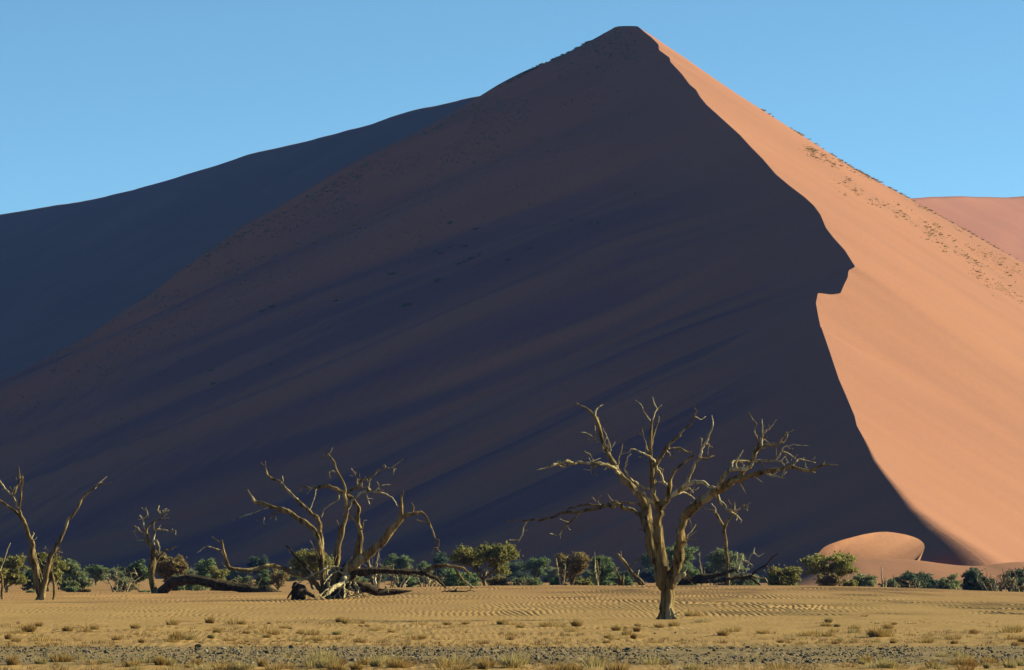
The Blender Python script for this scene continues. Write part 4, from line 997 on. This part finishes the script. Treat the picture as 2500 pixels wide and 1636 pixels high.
dead_shrub(560, 640, 1404, 272, 'thin dead scrub behind the bowed dark log', 214, 7)
dead_shrub(1540, 1580, 1410, 268, 'broken pale sticks left of the tall dead trunk on the swell', 215, 5)
dead_shrub(1240, 1300, 1412, 280, 'dry twigs right of the brownish bush under the umbrella tree', 216, 6)

# ------------------------------------------------------------------ grass
def tuft_mesh(name, seed, n, spread, lean, mat, w0=0.05, dome=False):
    rng = np.random.default_rng(seed)
    ang = rng.uniform(0, 6.283, n); rr_ = spread * np.sqrt(rng.random(n))
    base = np.stack([np.cos(ang) * rr_, np.sin(ang) * rr_, np.full(n, -0.04)], 1)
    out = np.stack([np.cos(ang), np.sin(ang), 0 * ang], 1) * (rr_ / spread)[:, None] * lean + rng.normal(0, .16, (n, 3))
    h = rng.uniform(.45, 1.05, n) * (1 - 0.35 * (rr_ / spread))
    mid = base + out * (h * .45)[:, None] + np.array([0, 0, 1]) * (h * .55)[:, None]
    tip = base + out * (h * 1.0)[:, None] + np.array([0, 0, 1]) * (h * (1.0 - .12 * lean))[:, None]
    side = rng.normal(size=(n, 3)); side[:, 2] *= .2; side /= np.linalg.norm(side, axis=1)[:, None]
    ww = w0 * rng.uniform(.5, 1.3, n)[:, None]
    V = np.stack([base - side * ww, base + side * ww, mid + side * ww * .8, tip, mid - side * ww * .8], 1)
    T = []
    b = np.arange(n)[:, None] * 5
    T = np.concatenate([b + np.array([[0, 1, 2]]), b + np.array([[0, 2, 4]]), b + np.array([[4, 2, 3]])])
    return mesh_obj(name, V.reshape(-1, 3), T, mat, shade=False, link=False)
TM = {}
for k, kd in enumerate(('gold', 'straw', 'rust')):
    TM[kd] = [tuft_mesh('grass_tuft', 300 + 10 * k + j, [360, 150, 260, 110, 210][j], [.36, .75, .5, .95, .6][j], [.42, .8, .55, .9, .65][j], M_GRASS[kd], .019) for j in range(5)]
TL = {'gold': ('golden dry grass tuft on the sand beyond the gravel band', 'golden dry grass tuft in the row nearest the camera'),
      'straw': ('pale straw coloured grass tuft on the sand beyond the gravel band', 'pale straw coloured grass tuft in the row nearest the camera'),
      'rust': ('rusty brown grass tuft on the sand beyond the gravel band', 'rusty brown grass tuft in the row nearest the camera')}
for i, (x, D, h, kd) in enumerate(tuft_xyz):
    kd = str(kd)
    near_ = D < 84
    m_ = min(0.30 * h, 0.07) if h >= 0.12 else 0
    wd = random.uniform(.85, 1.45); h = h * (1.35 if near_ else 1.2)
    o = place('grass_tuft', TM[kd][i % 5], (x, D, gz(x, D) + m_ * 0.85), random.uniform(0, 6.28), (h * wd, h * wd, h))
    if 150 < D < 160 and x < 11:
        tag(o, 'dry grass tuft growing against the right foot of the tall dead tree', 'grass', 'grass at the foot of the tall dead tree')
    else:
        tag(o, TL[kd][1 if near_ else 0], 'grass', ('near ' if near_ else 'middle ') + kd + ' grass tufts')
# fine scattered stubble nobody could count
rng = np.random.default_rng(77)
n = 5200
py_ = np.concatenate([rng.uniform(1519, 1582, int(n * .72)), rng.uniform(1616, 1650, n - int(n * .72))])
D_ = EYE * F / (py_ - HY); x_ = (rng.uniform(-60, 2560, n) - CX) / F * D_
keep = fbm(x_ / 2.2, D_ / 5, 3) > np.where(D_ > 118, 0.22, -0.02)
D_, x_ = D_[keep], x_[keep]; n = len(x_)
z_ = zg0(x_, D_)
bl = 7
bx = np.repeat(x_, bl) + rng.normal(0, .05, n * bl); by = np.repeat(D_, bl) + rng.normal(0, .06, n * bl); bz = np.repeat(z_, bl) - 0.02
hh = np.repeat(rng.uniform(.04, .13, n), bl) * rng.uniform(.6, 1.3, n * bl)
lx = rng.normal(0, .5, n * bl) * hh; ly = rng.normal(0, .4, n * bl) * hh; wv = rng.uniform(.004, .011, n * bl)
V = np.stack([np.stack([bx - wv, by, bz], 1), np.stack([bx + wv, by + wv, bz], 1), np.stack([bx + lx, by + ly, bz + hh], 1)], 1).reshape(-1, 3)
tag(mesh_obj('grass_stubble', V, np.arange(3 * n * bl).reshape(-1, 3), M_GRASS['rust'], shade=False), 'short dry stubble scattered over the sand', 'grass', kind='stuff')

# ------------------------------------------------------------------ gravel band
def rock(seed, sub=1):
    rng = np.random.default_rng(seed)
    import bmesh
    bm = bmesh.new(); bmesh.ops.create_icosphere(bm, subdivisions=sub, radius=1)
    V = np.array([v.co[:] for v in bm.verts]); T = np.array([[v.index for v in f.verts] for f in bm.faces]); bm.free()
    for _ in range(7):      # flat broken faces
        nrm = rng.normal(size=3); nrm /= np.linalg.norm(nrm); d = rng.uniform(.55, .9)
        t = V @ nrm - d; V = V - np.outer(np.maximum(t, 0), nrm)
    V *= np.array([1, rng.uniform(.7, 1), rng.uniform(.55, .8)]) * (1 + rng.normal(0, .04, (len(V), 1)))
    return V, T
RK = [rock(400 + i, 2) for i in range(10)]
RKM = [mesh_obj('stone', V, T[:, :3], M_STONE, shade=False, link=False) for V, T in RK]
rng = np.random.default_rng(55)
def stone_spot(rng):
    py = rng.uniform(1579, 1624) if rng.random() < .93 else rng.uniform(1574, 1640)
    D = EYE * F / (py - HY); return (rng.uniform(-40, 2540) - CX) / F * D, D
for i in range(290):
    x, D = stone_spot(rng)
    r_ = rng.choice([rng.uniform(.034, .05), rng.uniform(.045, .07), rng.uniform(.07, .095)], p=[.6, .33, .07])
    o = place('stone', RKM[i % 10], (x, D, gz(x, D) + r_ * .28), rng.uniform(0, 6.28), (r_ * 1.15, r_, r_), rx=rng.uniform(-.3, .3), ry=rng.uniform(-.3, .3))
    tag(o, 'fist sized angular stone lying in the gravel band', 'stone', 'larger stones in the gravel band')
RS = [rock(450 + i, 1) for i in range(6)]
vs, fs, off = [], [], 0
for i in range(9500):
    x, D = stone_spot(rng)
    if fbm(np.array([x / 2.5]), np.array([D / 4]), 2)[0] < -0.28: continue
    V, T = RS[i % 6]; r_ = rng.uniform(.01, .026) if rng.random() < .8 else rng.uniform(.025, .042)
    a = rng.uniform(0, 6.28); c_, s_ = math.cos(a), math.sin(a)
    Vr = np.stack([V[:, 0] * c_ - V[:, 1] * s_, V[:, 0] * s_ + V[:, 1] * c_, V[:, 2]], 1) * r_
    vs.append(Vr + [x, D, 0.0]); fs.append(T + off); off += len(V)
    vs[-1][:, 2] += r_ * .3
V = np.concatenate(vs); cz = zg0(V[:, 0], V[:, 1]); V[:, 2] += cz
tag(mesh_obj('gravel', V, np.concatenate(fs), M_STONE, shade=False), 'band of small dark river gravel across the foreground', 'gravel', kind='stuff')

# ------------------------------------------------------------------ grass on the great dune
DT = [tuft_mesh('dune_tussock', 500 + j, 70, .6 + .2 * (j % 3), .9, M_GRASS['dune'], .06) for j in range(4)]
DS = [tuft_mesh('dune_shrub', 520 + j, 90, .7, .9, M_GRASS['shade'], .07) for j in range(3)]
rng = np.random.default_rng(91)
spots = []
def belt(pts, n, sx, sy):
    pts = np.array(pts, float)
    for _ in range(n):
        t = rng.uniform(0, len(pts) - 1); i = min(int(t), len(pts) - 2); p = pts[i] + (pts[i + 1] - pts[i]) * (t - i)
        spots.append((p[0] + rng.normal(0, sx), p[1] + rng.normal(0, sy)))
belt([(1850, 238), (1890, 262)], 14, 6, 3); belt([(1920, 270), (1970, 310), (2060, 372)], 45, 10, 8); belt([(1930, 310), (1958, 325)], 7, 4, 3)
belt([(1965, 362), (1985, 370), (2040, 408)], 30, 8, 5); belt([(2040, 380), (2160, 440)], 45, 12, 9); belt([(2060, 435), (2090, 470), (2200, 520)], 22, 12, 8)
belt([(2080, 392), (2230, 462)], 50, 8, 7); belt([(2190, 510), (2300, 580), (2420, 690)], 55, 16, 12); belt([(2230, 480), (2480, 610)], 70, 16, 12); belt([(2380, 600), (2500, 680)], 50, 18, 16); belt([(2420, 690), (2500, 740)], 26, 10, 6)
cnt = 0
for (px, py) in spots:
    loc = None
    for t_ in range(30):
        loc, nrm = ray_dune(px, py + t_)
        if loc is not None and loc.y < 1180: break
    if loc is None or loc.y > 1180 or cnt >= 300: continue
    hs = rng.uniform(.28, .62)
    o = place('dune_tussock', DT[cnt % 4], loc, rng.uniform(0, 6.28), (hs * 1.5, hs * 1.5, hs)); cnt += 1
    tag(o, 'small brown grass tussock on the sunlit upper flank of the great dune', 'grass', 'tussocks on the sunlit dune flank')
sh = [(1062, 612), (1075, 618), (1100, 603), (1134, 602), (1135, 640), (1120, 645), (1150, 632), (1170, 622), (955, 670), (1070, 690), (1068, 684), (1238, 635), (1292, 607), (985, 748), (998, 744), (1395, 540), (1440, 548), (1460, 545), (640, 760), (665, 750), (820, 735), (1160, 560), (1100, 545), (660, 890), (515, 905), (520, 938)]
for j, (px, py) in enumerate(sh):
    loc, nrm = ray_dune(px, py)
    if loc is None: continue
    hs = rng.uniform(.6, 1.1)
    o = place('dune_shrub', DS[j % 3], loc, rng.uniform(0, 6.28), (hs * 1.5, hs * 1.3, hs))
    tag(o, 'patch of green grass on the shaded face of the great dune', 'grass', 'green patches on the shaded dune face')
sky_t = [(1216 + t * 280 + rng.normal(0, 2), 217 - 157 * t + 2 + rng.uniform(0, 5)) for t in np.concatenate([rng.uniform(0, .8, 60)])]
def drop(px, py, k=40, far=1175):
    for _ in range(k):
        loc, nrm = ray_dune(px, py)
        if loc is not None and loc.y < far: return loc
        py += 1.0
    return None
for j, (px, py) in enumerate(sky_t):
    loc = drop(px, py - 6)
    if loc is None: continue
    hs = rng.uniform(.25, .75)
    o = place('skyline_tussock', DS[j % 3], loc, rng.uniform(0, 6.28), (hs * 1.3, hs * 1.3, hs))
    tag(o, 'small grass tussock on the shaded skyline left of the dune summit', 'grass', 'tussocks on the shaded skyline')
# countless small tufts over the upper shaded face, one scatter
vs, fs, off = [], [], 0
tv, tt_ = [], []
for j in range(3):
    r3 = np.random.default_rng(600 + j); n = 9
    a = r3.uniform(0, 6.28, n); b0 = np.stack([np.cos(a), np.sin(a), 0 * a], 1) * r3.uniform(0, .5, (n, 1))
    tip = b0 * 1.6 + np.stack([0 * a, 0 * a, r3.uniform(.5, 1, n)], 1); sd = np.stack([-np.sin(a + 1), np.cos(a + 1), 0 * a], 1) * .13
    tv.append(np.stack([b0 - sd, b0 + sd, tip], 1).reshape(-1, 3)); tt_.append(np.arange(3 * n).reshape(-1, 3))
for i in range(5200):
    px = rng.uniform(0, 1560); edge = np.interp(px, [0, 1216, 1500, 1560], [885, 217, 62, 75])
    py = edge + 3 + rng.exponential(95)
    if py > 1050 or vnoise(np.array([px / 70]), np.array([(py + .45 * px) / 30]))[0] < -0.08: continue
    loc, nrm = ray_dune(px, py)
    if loc is None or loc.y > 1300: continue
    hs = rng.uniform(.2, .6); V = tv[i % 3] * hs * np.array([1.7, 1.2, 1]) + np.array(loc)
    vs.append(V); fs.append(tt_[i % 3] + off); off += len(V)
tag(mesh_obj('dune_grass', np.concatenate(vs), np.concatenate(fs), M_GRASS['shade'], shade=False), 'sparse grass specks over the shaded upper face of the great dune', 'grass', kind='stuff')

# fine grass between the tussocks of the sunlit flank
vs, fs, off = [], [], 0
for i, (px, py) in enumerate(spots * 6):
    t_ = rng.normal(0, 9)
    loc, nrm = ray_dune(px + t_ + rng.normal(0, 3), py + 0.62 * t_ + rng.normal(0, 2.5))
    if loc is None or loc.y > 1180 or nrm.x < 0: continue
    hs = rng.uniform(.12, .34); V = tv[i % 3] * hs * np.array([1.8, 1.4, 1]) + np.array(loc)
    vs.append(V); fs.append(tt_[i % 3] + off); off += len(V)
tag(mesh_obj('flank_grass', np.concatenate(vs), np.concatenate(fs), M_GRASS['dune'], shade=False), 'thin dry grass over the sunlit upper flank of the great dune', 'grass', kind='stuff')

# ------------------------------------------------------------------ air
hv = np.array([(x, y, z) for x in (-7000, 7000) for y in (-500, 9300) for z in (-3, 330)], float)
hf = np.array([(0, 1, 3, 2), (4, 6, 7, 5), (0, 4, 5, 1), (2, 3, 7, 6), (0, 2, 6, 4), (1, 5, 7, 3)])
hm = bpy.data.materials.new('haze_air'); hm.use_nodes = True
hn = hm.node_tree; hn.nodes.remove(hn.nodes['Principled BSDF'])
pv = hn.nodes.new('ShaderNodeVolumePrincipled')
pv.inputs['Color'].default_value = (0.11, 0.24, 1.0, 1)
pv.inputs['Density'].default_value = 0.000031
hn.links.new(pv.outputs[0], hn.nodes['Material Output'].inputs['Volume'])
tag(mesh_obj('haze', hv, hf, hm, shade=False), 'thin blue desert haze', 'haze', kind='stuff')
